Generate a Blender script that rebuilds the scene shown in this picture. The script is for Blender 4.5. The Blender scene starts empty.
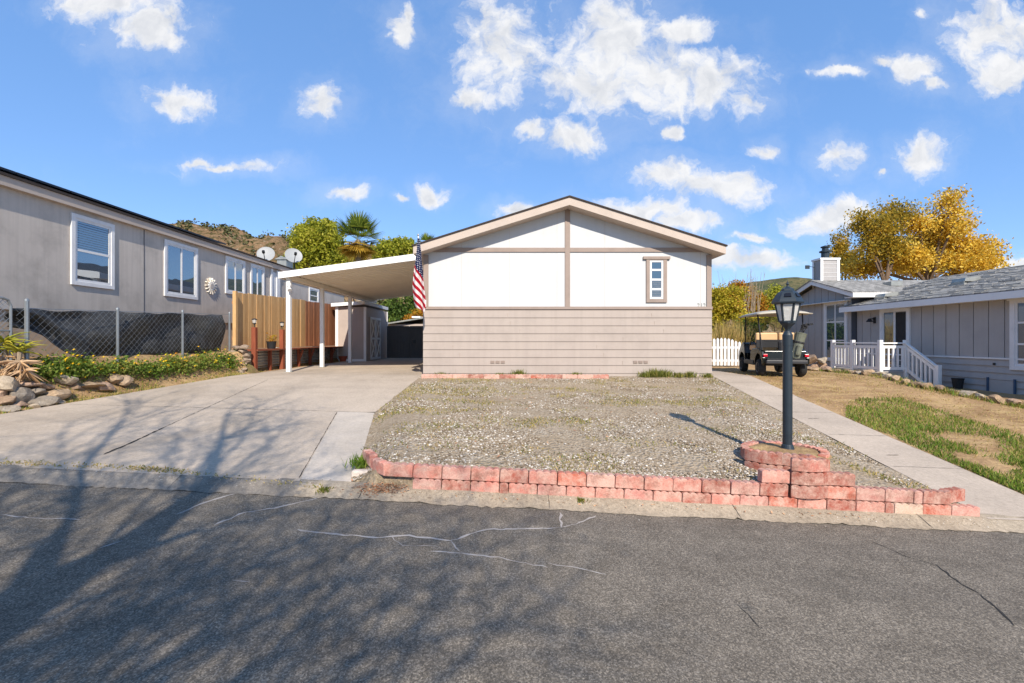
import bpy, bmesh, math, random
import numpy as np
from mathutils import Vector, Matrix, noise as mnoise

SC = bpy.context.scene
COL = SC.collection
F = 455.0            # focal length in pixels of a 1024 wide frame
CX, CY = 508.0, 340.0
CAMZ = 1.6
R = random.Random(7)
NP = np.random.default_rng(11)

def P(px, py, Y):
    return Vector(((px - CX) / F * Y, Y, CAMZ - (py - CY) / F * Y))

def clip(a, lo=0.0, hi=1.0):
    return lo if a < lo else hi if a > hi else a

def sstep(a, b, x):
    t = clip((x - a) / (b - a)); return t * t * (3 - 2 * t)

def lerp(a, b, t): return a + (b - a) * t

def pw(pts, x):
    if x <= pts[0][0]: return pts[0][1]
    for (a, va), (b, vb) in zip(pts, pts[1:]):
        if x <= b: return va + (vb - va) * (x - a) / (b - a)
    return pts[-1][1]

# ------------------------------------------------------------------ terrain heights
def cross(X): return -0.052 * 15 * math.tanh(X / 15)
def base_h(X, Y):
    c = cross(X)
    if Y < 4.31: return c
    if Y < 4.58: return c + 0.08 * sstep(4.31, 4.58, Y)
    t = clip((Y - 4.58) / 7.0)
    return 0.08 + 0.6 * t + c * (1 - t)
def drive_r(Y): return pw([(4.3, -1.45), (4.6, -1.6), (5.6, -1.78), (7.5, -2.2), (30, -2.2)], Y)
def strip_l(Y): return pw([(4.3, -2.0), (4.6, -2.1), (7.5, -2.8)], Y)
def drive_l(Y): return pw([(4.6, -8.6), (6.0, -7.6), (6.7, -7.42), (9, -7.25), (12.6, -7.0), (14, -7.0), (30, -7.0)], Y)
def walk_l(Y): return pw([(4.3, 4.74), (11.6, 5.2)], Y)
def walk_r(Y): return walk_l(Y) + 0.98
def gravel_h(X, Y):
    b = base_h(X, Y)
    if Y < 4.45: return b
    rr = max(0.0, 0.2 * (1 - (Y - 4.58) / 5)) + 0.05 * math.sin(math.pi * clip((Y - 4.58) / 7))
    e = sstep(-0.02, 0.45, X - drive_r(Y)) * sstep(0.0, 1.1, walk_l(Y) - X)
    return b + rr * e
def dirt_h(X, Y):
    z = base_h(X, Y)
    if X < -7:
        w = 0.8 if Y < 12.3 else 0.2
        e0 = drive_l(max(Y, 6.0)) - 0.06 if Y < 12.5 else -7.33
        s = sstep(0, 1, (e0 - X) / w) * sstep(4.8, 7.2, Y)
        z = lerp(z, max(z, 1.28), s)
    if X > 9.5:
        s = sstep(9.6, 10.8, X) * sstep(7, 9, Y)
        z = lerp(z, min(z, 0.2), s)
    return z
def G(px, py, h=base_h):
    lo, hi = 0.6, 60.0
    f = lambda Y: CAMZ - (py - CY) / F * Y - h((px - CX) / F * Y, Y)
    for _ in range(50):
        m = (lo + hi) / 2
        if f(m) > 0: lo = m
        else: hi = m
    Y = lo; X = (px - CX) / F * Y
    return Vector((X, Y, h(X, Y)))

# ------------------------------------------------------------------ materials
def L(v):
    v = v / 255.0
    return v / 12.92 if v <= 0.04045 else ((v + 0.055) / 1.055) ** 2.4
def C(r, g, b, k=1.0): return (L(r) * k, L(g) * k, L(b) * k, 1)

class N:
    def __init__(s, name):
        s.m = bpy.data.materials.new(name); s.m.use_nodes = True
        s.t = s.m.node_tree; s.t.nodes.clear()
        s.o = s.t.nodes.new('ShaderNodeOutputMaterial')
        s.tc = s.n('ShaderNodeTexCoord')
    def n(s, ty, **kw):
        x = s.t.nodes.new(ty)
        for k, v in kw.items(): setattr(x, k, v)
        return x
    def l(s, a, b): s.t.links.new(a, b)
    def put(s, sock, v):
        if v is None: return
        if hasattr(v, 'is_linked'): s.l(v, sock)
        else: sock.default_value = v
    def obj(s, scale=(1, 1, 1)):
        mp = s.n('ShaderNodeMapping'); mp.inputs['Scale'].default_value = scale
        s.l(s.tc.outputs['Object'], mp.inputs['Vector']); return mp.outputs[0]
    def noise(s, scale, detail=4, rough=0.6, vec=None, dist=0.0):
        x = s.n('ShaderNodeTexNoise'); x.inputs['Scale'].default_value = scale
        x.inputs['Detail'].default_value = detail; x.inputs['Roughness'].default_value = rough
        x.inputs['Distortion'].default_value = dist
        s.l(vec if vec is not None else s.tc.outputs['Object'], x.inputs['Vector']); return x.outputs['Fac']
    def voro(s, scale, out='Distance', vec=None, feature='F1'):
        x = s.n('ShaderNodeTexVoronoi'); x.feature = feature; x.inputs['Scale'].default_value = scale
        s.l(vec if vec is not None else s.tc.outputs['Object'], x.inputs['Vector']); return x.outputs[out]
    def ramp(s, fac, pts, interp='LINEAR'):
        x = s.n('ShaderNodeValToRGB'); x.color_ramp.interpolation = interp
        e = x.color_ramp.elements
        while len(e) < len(pts): e.new(0.5)
        for q, (p, c) in zip(e, pts):
            q.position = p; q.color = c if not isinstance(c, (int, float)) else (c, c, c, 1)
        s.l(fac, x.inputs[0]); return x.outputs[0]
    def mix(s, fac, a, b, blend='MIX'):
        x = s.n('ShaderNodeMix', data_type='RGBA', blend_type=blend)
        s.put(x.inputs[0], fac); s.put(x.inputs[6], a); s.put(x.inputs[7], b); return x.outputs[2]
    def math(s, op, a, b=None, c=None):
        x = s.n('ShaderNodeMath', operation=op)
        for k, v in zip(x.inputs, (a, b, c)): s.put(k, v)
        return x.outputs[0]
    def bump(s, h, strength=0.3, dist=0.01):
        x = s.n('ShaderNodeBump'); x.inputs['Strength'].default_value = strength; x.inputs['Distance'].default_value = dist
        s.l(h, x.inputs['Height']); return x.outputs[0]
    def bsdf(s, col, rough=0.8, normal=None, metal=0.0, spec=0.3, **kw):
        x = s.n('ShaderNodeBsdfPrincipled')
        s.put(x.inputs['Base Color'], col); s.put(x.inputs['Roughness'], rough)
        x.inputs['Metallic'].default_value = metal; x.inputs['Specular IOR Level'].default_value = spec
        if normal is not None: s.l(normal, x.inputs['Normal'])
        for k, v in kw.items(): s.put(x.inputs[k], v)
        return x.outputs[0]
    def done(s, sh): s.l(sh, s.o.inputs['Surface']); return s.m

def paint(name, col, rough=0.6, var=0.12, scale=1.5, bump=0.15, bscale=60, streak=False, spec=0.3, metal=0.0):
    """painted or plain surface with soft dirt, fine grain and optional vertical streaks"""
    n = N(name)
    f = n.noise(scale, 6, 0.65)
    d = tuple(c * (1 - var * 1.6) for c in col[:3]) + (1,)
    u = tuple(min(1, c * (1 + var * 0.6)) for c in col[:3]) + (1,)
    c = n.ramp(f, [(0.3, d), (0.5, col), (0.75, u)])
    if streak:
        g = n.noise(1.0, 5, 0.6, n.obj((9, 9, 0.35)))
        c = n.mix(n.ramp(g, [(0.45, 0.0), (0.8, 0.55)]), c, tuple(x * (1 - var * 2.2) for x in col[:3]) + (1,))
    nm = n.bump(n.noise(bscale, 3, 0.6), bump, 0.004) if bump else None
    return n.done(n.bsdf(c, rough, nm, metal, spec))

def leafmat(name, cols, trans=0.35, clump=0.9):
    n = N(name)
    geo = n.n('ShaderNodeNewGeometry')
    k = len(cols)
    f = n.math('ADD', n.math('MULTIPLY', geo.outputs['Random Per Island'], 0.55), n.math('MULTIPLY', n.ramp(n.noise(clump, 2, 0.5), [(0.3, 0.0), (0.7, 1.0)]), 0.45))
    c = n.ramp(f, [(0.08 + 0.84 * i / max(1, k - 1), q) for i, q in enumerate(cols)])
    d = n.bsdf(c, 0.6, None, 0, 0.25)
    t = n.n('ShaderNodeBsdfTranslucent'); n.l(c, t.inputs[0])
    mx = n.n('ShaderNodeMixShader'); mx.inputs[0].default_value = trans
    n.l(d, mx.inputs[1]); n.l(t.outputs[0], mx.inputs[2])
    return n.done(mx.outputs[0])

def woodmat(name, c1, c2, axis='z', rough=0.75, island=True):
    n = N(name)
    sc = {'z': (14, 14, 1.2), 'x': (1.2, 14, 14), 'y': (14, 1.2, 14)}[axis]
    g = n.noise(2.2, 6, 0.7, n.obj(sc), 0.6)
    c = n.ramp(g, [(0.3, c1), (0.7, c2)])
    oi = n.n('ShaderNodeObjectInfo')
    c = n.mix(n.math('MULTIPLY', oi.outputs['Random'], 0.45 if island else 0.1), c, tuple(x * 0.62 for x in c1[:3]) + (1,))
    return n.done(n.bsdf(c, rough, n.bump(g, 0.3, 0.004), 0, 0.2))

def glassmat(name, tint, refl=0.55):
    n = N(name)
    a = n.bsdf(tint, 0.25, None, 0, 0.3)
    g = n.n('ShaderNodeBsdfGlossy'); g.inputs['Roughness'].default_value = 0.015
    g.inputs['Color'].default_value = (0.9, 0.95, 1, 1)
    nm = n.bump(n.noise(1.3, 2, 0.5), 0.06, 0.05); n.l(nm, g.inputs['Normal'])
    mx = n.n('ShaderNodeMixShader'); mx.inputs[0].default_value = refl
    n.l(a, mx.inputs[1]); n.l(g.outputs[0], mx.inputs[2])
    return n.done(mx.outputs[0])

def clearmat(name, refl=0.12, tint=(1, 1, 1, 1)):
    n = N(name)
    a = n.n('ShaderNodeBsdfTransparent'); a.inputs[0].default_value = tint
    g = n.n('ShaderNodeBsdfGlossy'); g.inputs['Roughness'].default_value = 0.05
    mx = n.n('ShaderNodeMixShader'); mx.inputs[0].default_value = refl
    n.l(a.outputs[0], mx.inputs[1]); n.l(g.outputs[0], mx.inputs[2])
    return n.done(mx.outputs[0])

M = {}
def build_materials():
    # asphalt: aggregate speckle, worn light patches, tar-dark patches
    n = N('asphalt')
    big = n.noise(0.8, 6, 0.68, n.obj((0.22, 1.25, 1)), 0.4)
    med = n.noise(4.0, 5, 0.7)
    agg = n.voro(130, 'Color'); fine = n.noise(230, 2, 0.8); sp = n.voro(55, 'Distance')
    c = n.ramp(big, [(0.3, (0.138, 0.124, 0.108, 1)), (0.5, (0.20, 0.179, 0.150, 1)), (0.72, (0.29, 0.26, 0.218, 1))])
    c = n.mix(0.55, c, n.ramp(med, [(0.25, (0.10, 0.091, 0.079, 1)), (0.75, (0.275, 0.252, 0.222, 1))]))
    c = n.mix(0.8, c, n.ramp(agg, [(0.15, 0.35), (0.55, 0.72), (0.9, 1.5)]), 'MULTIPLY')
    c = n.mix(0.7, c, n.ramp(fine, [(0.3, 0.45), (0.7, 1.6)]), 'MULTIPLY')
    c = n.mix(n.ramp(n.noise(45, 2, 0.5), [(0.66, 0.0), (0.72, 0.55)]), c, (0.34, 0.32, 0.29, 1))
    c = n.mix(n.ramp(n.noise(0.9, 4, 0.7, n.obj((0.6, 1.1, 1)), 1.0), [(0.58, 0.0), (0.72, 0.32)]), c, (0.07, 0.066, 0.06, 1))
    c = n.mix(n.ramp(n.noise(2.3, 3, 0.6), [(0.70, 0.0), (0.76, 0.6)]), c, (0.045, 0.043, 0.04, 1))
    h = n.math('ADD', n.math('MULTIPLY', sp, -1.0), fine)
    M['asphalt'] = n.done(n.bsdf(c, 0.85, n.bump(h, 0.55, 0.006), 0, 0.25))
    M['crack'] = paint('crack_filler', C(168, 160, 152), 0.95, 0.2, 9)
    M['crack_dark'] = paint('crack_gap', (0.03, 0.028, 0.026, 1), 0.95, 0.2, 9)

    def concrete(name, col, stain, warm, k=1.0):
        n = N(name)
        big = n.noise(0.8, 6, 0.65); st = n.noise(0.45, 5, 0.7, n.obj((1.4, 0.6, 1)), 0.7); fine = n.noise(120, 3, 0.75); sp = n.noise(26, 4, 0.7)
        c = n.ramp(big, [(0.28, tuple(x * 0.78 for x in col[:3]) + (1,)), (0.55, col), (0.8, tuple(min(0.9, x * 1.12) for x in col[:3]) + (1,))])
        c = n.mix(n.ramp(st, [(0.5, 0.0), (0.75, stain)]), c, warm)
        c = n.mix(0.5 * k, c, n.ramp(fine, [(0.25, 0.6), (0.75, 1.3)]), 'MULTIPLY')
        c = n.mix(0.45 * k, c, n.ramp(sp, [(0.3, 0.65), (0.62, 1.15)]), 'MULTIPLY')
        return n.done(n.bsdf(c, 0.88, n.bump(fine, 0.25, 0.004), 0, 0.2))
    M['drive'] = concrete('driveway_concrete', C(194, 178, 159), 0.6, C(152, 138, 120))
    M['strip'] = concrete('new_concrete', C(196, 184, 169), 0.35, C(176, 166, 152), 0.8)
    M['walk'] = concrete('walk_concrete', C(193, 177, 159), 0.4, C(162, 148, 134))
    M['kerb'] = concrete('kerb_concrete', C(172, 157, 136), 0.95, C(118, 101, 80), 1.9)
    M['apron'] = concrete('worn_apron', C(142, 133, 121), 0.95, C(104, 96, 86), 1.9)
    M['white_block'] = concrete('white_block', C(215, 200, 185), 0.4, C(190, 150, 130))

    # gravel bed: earth with stones, patches of weedy green
    n = N('gravel_bed')
    st = n.voro(26, 'Color'); st2 = n.voro(55, 'Color'); ds = n.voro(26, 'Distance')
    big = n.noise(0.9, 5, 0.7, n.obj((0.7, 1.6, 1)))
    c = n.ramp(st, [(0.1, C(104, 86, 64)), (0.4, C(160, 140, 112)), (0.7, C(188, 170, 144)), (0.95, C(212, 200, 180))])
    c = n.mix(0.6, c, n.ramp(st2, [(0.1, C(90, 78, 62)), (0.5, C(160, 146, 126)), (0.95, C(205, 196, 184))]))
    c = n.mix(n.ramp(big, [(0.40, 0.0), (0.60, 0.7)]), c, C(158, 140, 116))
    gr = n.noise(1.4, 5, 0.75, n.obj((0.6, 1.5, 1)))
    c = n.mix(n.ramp(gr, [(0.52, 0.0), (0.7, 0.5)]), c, C(134, 116, 84))
    c = n.mix(0.6, c, n.ramp(n.noise(70, 3, 0.8), [(0.28, 0.45), (0.7, 1.35)]), 'MULTIPLY')
    M['gravel'] = n.done(n.bsdf(c, 0.95, n.bump(ds, 0.9, 0.03), 0, 0.15))

    def dirt(name, a, b, dry):
        n = N(name)
        f = n.noise(1.1, 6, 0.7); g = n.noise(24, 5, 0.75); s = n.noise(2.6, 5, 0.7, n.obj((0.5, 1.6, 1)))
        c = n.ramp(f, [(0.3, a), (0.7, b)])
        c = n.mix(n.ramp(s, [(0.48, 0.0), (0.66, 0.7)]), c, dry)
        c = n.mix(0.75, c, n.ramp(g, [(0.28, 0.5), (0.7, 1.35)]), 'MULTIPLY')
        c = n.mix(0.4, c, n.ramp(n.noise(110, 2, 0.7), [(0.28, 0.5), (0.7, 1.4)]), 'MULTIPLY')
        return n.done(n.bsdf(c, 0.95, n.bump(g, 0.8, 0.03), 0, 0.1))
    M['dirt'] = dirt('dry_dirt', C(136, 108, 76), C(178, 146, 108), C(196, 168, 120))
    M['ground'] = dirt('open_ground', C(120, 100, 70), C(160, 136, 98), C(110, 110, 62))
    M['stone'] = None
    def stone(name, a, b, c2, sc=6):
        n = N(name)
        oi = n.n('ShaderNodeObjectInfo')
        f = n.noise(sc, 6, 0.7); g = n.noise(sc * 6, 4, 0.7)
        c = n.ramp(f, [(0.3, a), (0.5, b), (0.72, c2)])
        c = n.mix(0.75, c, oi.outputs['Color'], 'MULTIPLY')
        c = n.mix(0.55, c, n.ramp(g, [(0.3, 0.55), (0.7, 1.3)]), 'MULTIPLY')
        return n.done(n.bsdf(c, 0.9, n.bump(n.math('ADD', f, n.math('MULTIPLY', g, 0.4)), 0.8, 0.03), 0, 0.2))
    M['rock'] = stone('rough_rock', C(150, 140, 128), C(190, 178, 162), C(216, 208, 196))
    # salmon edging block: colour from the object colour, pale bloom and grit
    n = N('edging_block')
    oi = n.n('ShaderNodeObjectInfo')
    loc = n.n('ShaderNodeVectorMath', operation='ADD'); n.l(n.tc.outputs['Object'], loc.inputs[0]); n.l(oi.outputs['Location'], loc.inputs[1])
    f = n.noise(9, 5, 0.75, loc.outputs[0]); g = n.noise(70, 3, 0.75, loc.outputs[0])
    c = n.mix(n.ramp(f, [(0.36, 0.05), (0.66, 0.82)]), oi.outputs['Color'], C(216, 184, 166))
    c = n.mix(n.ramp(n.noise(6, 5, 0.75, loc.outputs[0]), [(0.5, 0.0), (0.7, 0.7)]), c, C(120, 78, 62))
    c = n.mix(0.5, c, n.ramp(g, [(0.28, 0.55), (0.7, 1.3)]), 'MULTIPLY')
    M['block'] = n.done(n.bsdf(c, 0.93, n.bump(g, 0.6, 0.008), 0, 0.15))

    M['white'] = paint('white_panel', (0.575, 0.58, 0.58, 1), 0.55, 0.05, 1.1, 0.08, 40, True)
    M['lap'] = paint('taupe_siding', C(174, 161, 151), 0.6, 0.08, 1.4, 0.15, 70, True)
    M['trim_taupe'] = paint('taupe_trim', C(158, 141, 130), 0.6, 0.08, 3, 0.15)
    M['fascia'] = paint('fascia_paint', C(196, 180, 166), 0.6, 0.06, 2, 0.1)
    M['whitepaint'] = paint('white_paint', (0.78, 0.77, 0.75, 1), 0.5, 0.05, 3, 0.1)
    M['vinyl'] = paint('white_vinyl', (0.7, 0.69, 0.68, 1), 0.4, 0.07, 4, 0.0)
    M['cream'] = paint('cream_pan', C(240, 230, 212), 0.45, 0.05, 1.5, 0.05, 40, True)
    n = N('roof_shingle')
    br = n.n('ShaderNodeTexBrick'); br.inputs['Scale'].default_value = 1.0
    br.inputs['Brick Width'].default_value = 0.32; br.inputs['Row Height'].default_value = 0.14; br.inputs['Mortar Size'].default_value = 0.012
    br.inputs['Color1'].default_value = C(126, 124, 119); br.inputs['Color2'].default_value = C(160, 157, 151); br.inputs['Mortar'].default_value = C(92, 90, 87)
    mp = n.n('ShaderNodeMapping'); mp.inputs['Rotation'].default_value = (0, 0, math.pi / 2); n.l(n.tc.outputs['Object'], mp.inputs[0]); n.l(mp.outputs[0], br.inputs['Vector'])
    c = n.mix(0.6, br.outputs['Color'], n.ramp(n.noise(7, 5, 0.75), [(0.3, 0.6), (0.7, 1.3)]), 'MULTIPLY')
    M['shingle'] = n.done(n.bsdf(c, 0.9, n.bump(n.noise(60, 3, 0.7), 0.4, 0.01), 0, 0.15))
    M['shingle_dark'] = paint('dark_shingle', C(62, 54, 50), 0.9, 0.2, 9, 0.4)
    M['grey_wall'] = paint('warm_grey_siding', C(190, 180, 169), 0.65, 0.16, 1.2, 0.12, 60, True)
    M['skirt'] = paint('tan_skirt', C(176, 158, 138), 0.9, 0.14, 2, 0.3, 30)
    M['blue_grey'] = paint('blue_grey_siding', C(166, 162, 159), 0.65, 0.07, 1.4, 0.12, 60, True)
    M['groove'] = paint('groove_shade', C(84, 85, 92), 0.8, 0.1)
    M['taupe_shed'] = paint('shed_wall', C(176, 162, 152), 0.65, 0.07, 1.4, 0.12, 60, True)
    M['gate_dark'] = paint('charcoal_vinyl', C(84, 84, 86), 0.5, 0.1, 2)
    M['solar'] = paint('solar_black', (0.012, 0.013, 0.018, 1), 0.2, 0.1, 2, 0.0)
    M['cedar'] = woodmat('new_cedar', C(196, 150, 98), C(226, 190, 138))
    M['oldwood'] = woodmat('old_redwood', C(132, 82, 54), C(186, 130, 94))
    M['redwood'] = woodmat('stained_redwood', C(118, 62, 44), C(158, 88, 62), 'z')
    M['redwood_y'] = woodmat('stained_redwood_board', C(112, 62, 46), C(150, 90, 66), 'y')
    M['galv'] = paint('galvanised', C(168, 168, 160), 0.45, 0.15, 5, 0.1, 60, True, 0.5, 0.6)
    M['steel'] = paint('fence_steel', C(138, 143, 146), 0.4, 0.1, 6, 0.0, 60, False, 0.5, 0.5)
    n = N('shade_cloth')
    f = n.noise(2.0, 5, 0.7, n.obj((1, 1, 2.4)))
    c = n.ramp(f, [(0.3, C(26, 26, 27)), (0.7, C(66, 66, 65))])
    M['tarp'] = n.done(n.bsdf(c, 0.55, n.bump(f, 0.5, 0.06), 0, 0.4))
    M['pane'] = glassmat('window_glass', (0.02, 0.045, 0.07, 1), 0.3)
    M['pane_dim'] = glassmat('dim_glass', (0.02, 0.04, 0.05, 1), 0.18)
    M['blind'] = paint('window_blind', C(96, 118, 138), 0.6, 0.05, 3, 0.0)
    M['black_metal'] = paint('lamp_metal', C(36, 46, 54), 0.45, 0.15, 8, 0.15, 80, False, 0.45)
    n = N('frosted_pane')
    a = n.bsdf(C(240, 238, 232), 0.35, n.bump(n.noise(40, 3, 0.6), 0.5, 0.01), 0, 0.5, **{'Transmission Weight': 0.55, 'IOR': 1.2})
    M['frost'] = n.done(a)
    M['cart_paint'] = paint('dark_green_paint', C(15, 20, 21), 0.22, 0.1, 3, 0.0, 60, False, 0.6)
    M['cart_grey'] = paint('cart_grey', C(54, 54, 56), 0.45, 0.1, 5)
    M['black'] = paint('black_plastic', (0.02, 0.02, 0.022, 1), 0.6, 0.2, 5)
    M['rubber'] = paint('tyre_rubber', (0.025, 0.025, 0.025, 1), 0.85, 0.2, 9)
    M['chrome'] = paint('wheel_metal', C(190, 192, 194), 0.3, 0.08, 5, 0.0, 60, False, 0.5, 0.7)
    M['tan'] = paint('tan_vinyl', C(206, 168, 122), 0.5, 0.08, 5)
    M['beige'] = paint('roof_beige', C(170, 162, 146), 0.4, 0.06, 3, 0.05)
    M['redlens'] = paint('red_lens', C(190, 20, 40), 0.2, 0.05)
    M['olive'] = paint('bag_cloth', C(104, 106, 92), 0.8, 0.2, 8)
    M['windscreen'] = clearmat('clear_windscreen', 0.22, (0.8, 0.82, 0.82, 1))
    M['terracotta'] = paint('clay_pot', C(170, 84, 60), 0.8, 0.12, 6)
    M['lace'] = paint('lace_curtain', C(120, 118, 118), 0.8, 0.3, 30, 0.0)
    M['dish'] = paint('dish_grey', C(150, 152, 152), 0.5, 0.05, 3, 0.0)
    M['bark'] = paint('bark', C(112, 92, 74), 0.95, 0.25, 6, 0.8, 14)
    M['palebark'] = paint('pale_bark', C(150, 134, 112), 0.95, 0.25, 6, 0.8, 14)
    M['gold'] = leafmat('gold_leaves', [C(150, 126, 44), C(204, 162, 44), C(228, 188, 62), C(236, 206, 100), C(164, 156, 66)])
    M['olivegreen'] = leafmat('olive_leaves', [C(100, 94, 40), C(150, 134, 50), C(190, 158, 54), C(222, 178, 60)], 0.45)
    M['greenleaf'] = leafmat('green_leaves', [C(84, 96, 28), C(138, 146, 42), C(184, 180, 60), C(206, 196, 90)], 0.5)
    M['deepleaf'] = leafmat('deep_leaves', [C(36, 52, 20), C(62, 84, 32), C(94, 116, 46), C(120, 136, 58)])
    M['limeleaf'] = leafmat('lime_leaves', [C(84, 84, 20), C(140, 134, 28), C(186, 170, 40), C(206, 186, 72), C(190, 110, 30)])
    M['autumnleaf'] = leafmat('autumn_leaves', [C(110, 92, 24), C(158, 130, 30), C(196, 120, 34), C(150, 140, 40), C(190, 80, 30)])
    M['yellowpalm'] = leafmat('dry_fronds', [C(140, 110, 40), C(196, 160, 60), C(214, 184, 80)])
    M['palmleaf'] = leafmat('palm_fronds', [C(54, 76, 24), C(112, 128, 44), C(162, 166, 66)], 0.4)
    M['drygrass'] = leafmat('dry_grass', [C(160, 132, 74), C(200, 172, 112), C(150, 140, 70), C(214, 190, 134)])
    M['grass'] = leafmat('lawn_blades', [C(58, 84, 22), C(92, 124, 36), C(128, 150, 54), C(168, 158, 84)])
    M['weed'] = leafmat('weed_leaves', [C(62, 76, 28), C(104, 112, 46), C(140, 138, 66), C(170, 150, 88)])
    M['gazania'] = leafmat('bed_leaves', [C(58, 84, 26), C(92, 118, 40), C(128, 146, 62), C(150, 130, 70)])
    M['petal'] = leafmat('yellow_petals', [C(240, 190, 20), C(250, 214, 40), C(240, 150, 30)], 0.2)
    M['dryleaf'] = leafmat('fallen_leaves', [C(140, 96, 68), C(184, 138, 104), C(204, 170, 134)], 0.1)
    M['aloe'] = leafmat('aloe_green', [C(110, 120, 40), C(160, 158, 50), C(196, 176, 60)], 0.15)
    M['aloedry'] = leafmat('aloe_dry', [C(140, 98, 62), C(176, 140, 100), C(204, 172, 136), C(120, 90, 60)], 0.1)
    # pebbles
    n = N('pebble')
    geo = n.n('ShaderNodeNewGeometry')
    c = n.ramp(geo.outputs['Random Per Island'], [(0.0, C(120, 104, 86)), (0.35, C(150, 134, 112)), (0.65, C(170, 156, 138)), (0.86, C(192, 182, 168)), (1.0, C(228, 222, 212))])
    M['pebble'] = n.done(n.bsdf(c, 0.9, n.bump(n.noise(90, 2, 0.6), 0.4, 0.004), 0, 0.2))
    # hills
    n = N('rocky_hill')
    f = n.noise(0.05, 6, 0.7); v = n.voro(0.32, 'Distance'); r = n.noise(0.3, 5, 0.75)
    c = n.ramp(f, [(0.3, C(104, 84, 62)), (0.55, C(146, 118, 88)), (0.75, C(172, 144, 112))])
    c = n.mix(n.ramp(r, [(0.48, 0.0), (0.56, 0.85)]), c, C(84, 78, 48))
    c = n.mix(n.ramp(n.noise(0.5, 4, 0.7), [(0.6, 0.0), (0.68, 0.8)]), c, C(206, 186, 160))
    M['hill'] = n.done(n.bsdf(c, 1.0, n.bump(r, 1.0, 2.0), 0, 0.05))
    n = N('far_hill')
    f = n.noise(0.012, 7, 0.75); g = n.noise(0.09, 4, 0.8)
    c = n.ramp(f, [(0.35, C(80, 84, 62)), (0.6, C(120, 108, 76)), (0.75, C(150, 132, 98))])
    c = n.mix(n.ramp(g, [(0.45, 0.0), (0.55, 0.7)]), c, C(62, 74, 52))
    M['farhill'] = n.done(n.bsdf(c, 1.0, n.bump(g, 1.0, 6.0), 0, 0.05))
    for nm, k in (('drive', .88), ('strip', .9), ('walk', .88), ('kerb', .9), ('gravel', 1.0), ('dirt', 1.0), ('asphalt', .98), ('lap', .87), ('trim_taupe', .85), ('fascia', .86), ('block', .86), ('pebble', .84), ('rock', .92), ('white', .92), ('hill', .9)):
        t = M[nm].node_tree
        for p in [q for q in t.nodes if q.type == 'BSDF_PRINCIPLED']:
            src = p.inputs['Base Color'].links[0].from_socket
            mx = t.nodes.new('ShaderNodeMix'); mx.data_type = 'RGBA'; mx.blend_type = 'MULTIPLY'; mx.inputs[0].default_value = 1; mx.inputs[7].default_value = (k * 1.07, k, k * .90, 1) if nm == 'asphalt' else (k, k, k, 1)
            t.links.new(src, mx.inputs[6]); t.links.new(mx.outputs[2], p.inputs['Base Color'])
    M['bushmat'] = leafmat('chaparral', [C(44, 50, 28), C(76, 78, 44), C(104, 98, 58)], 0.0)

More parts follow.
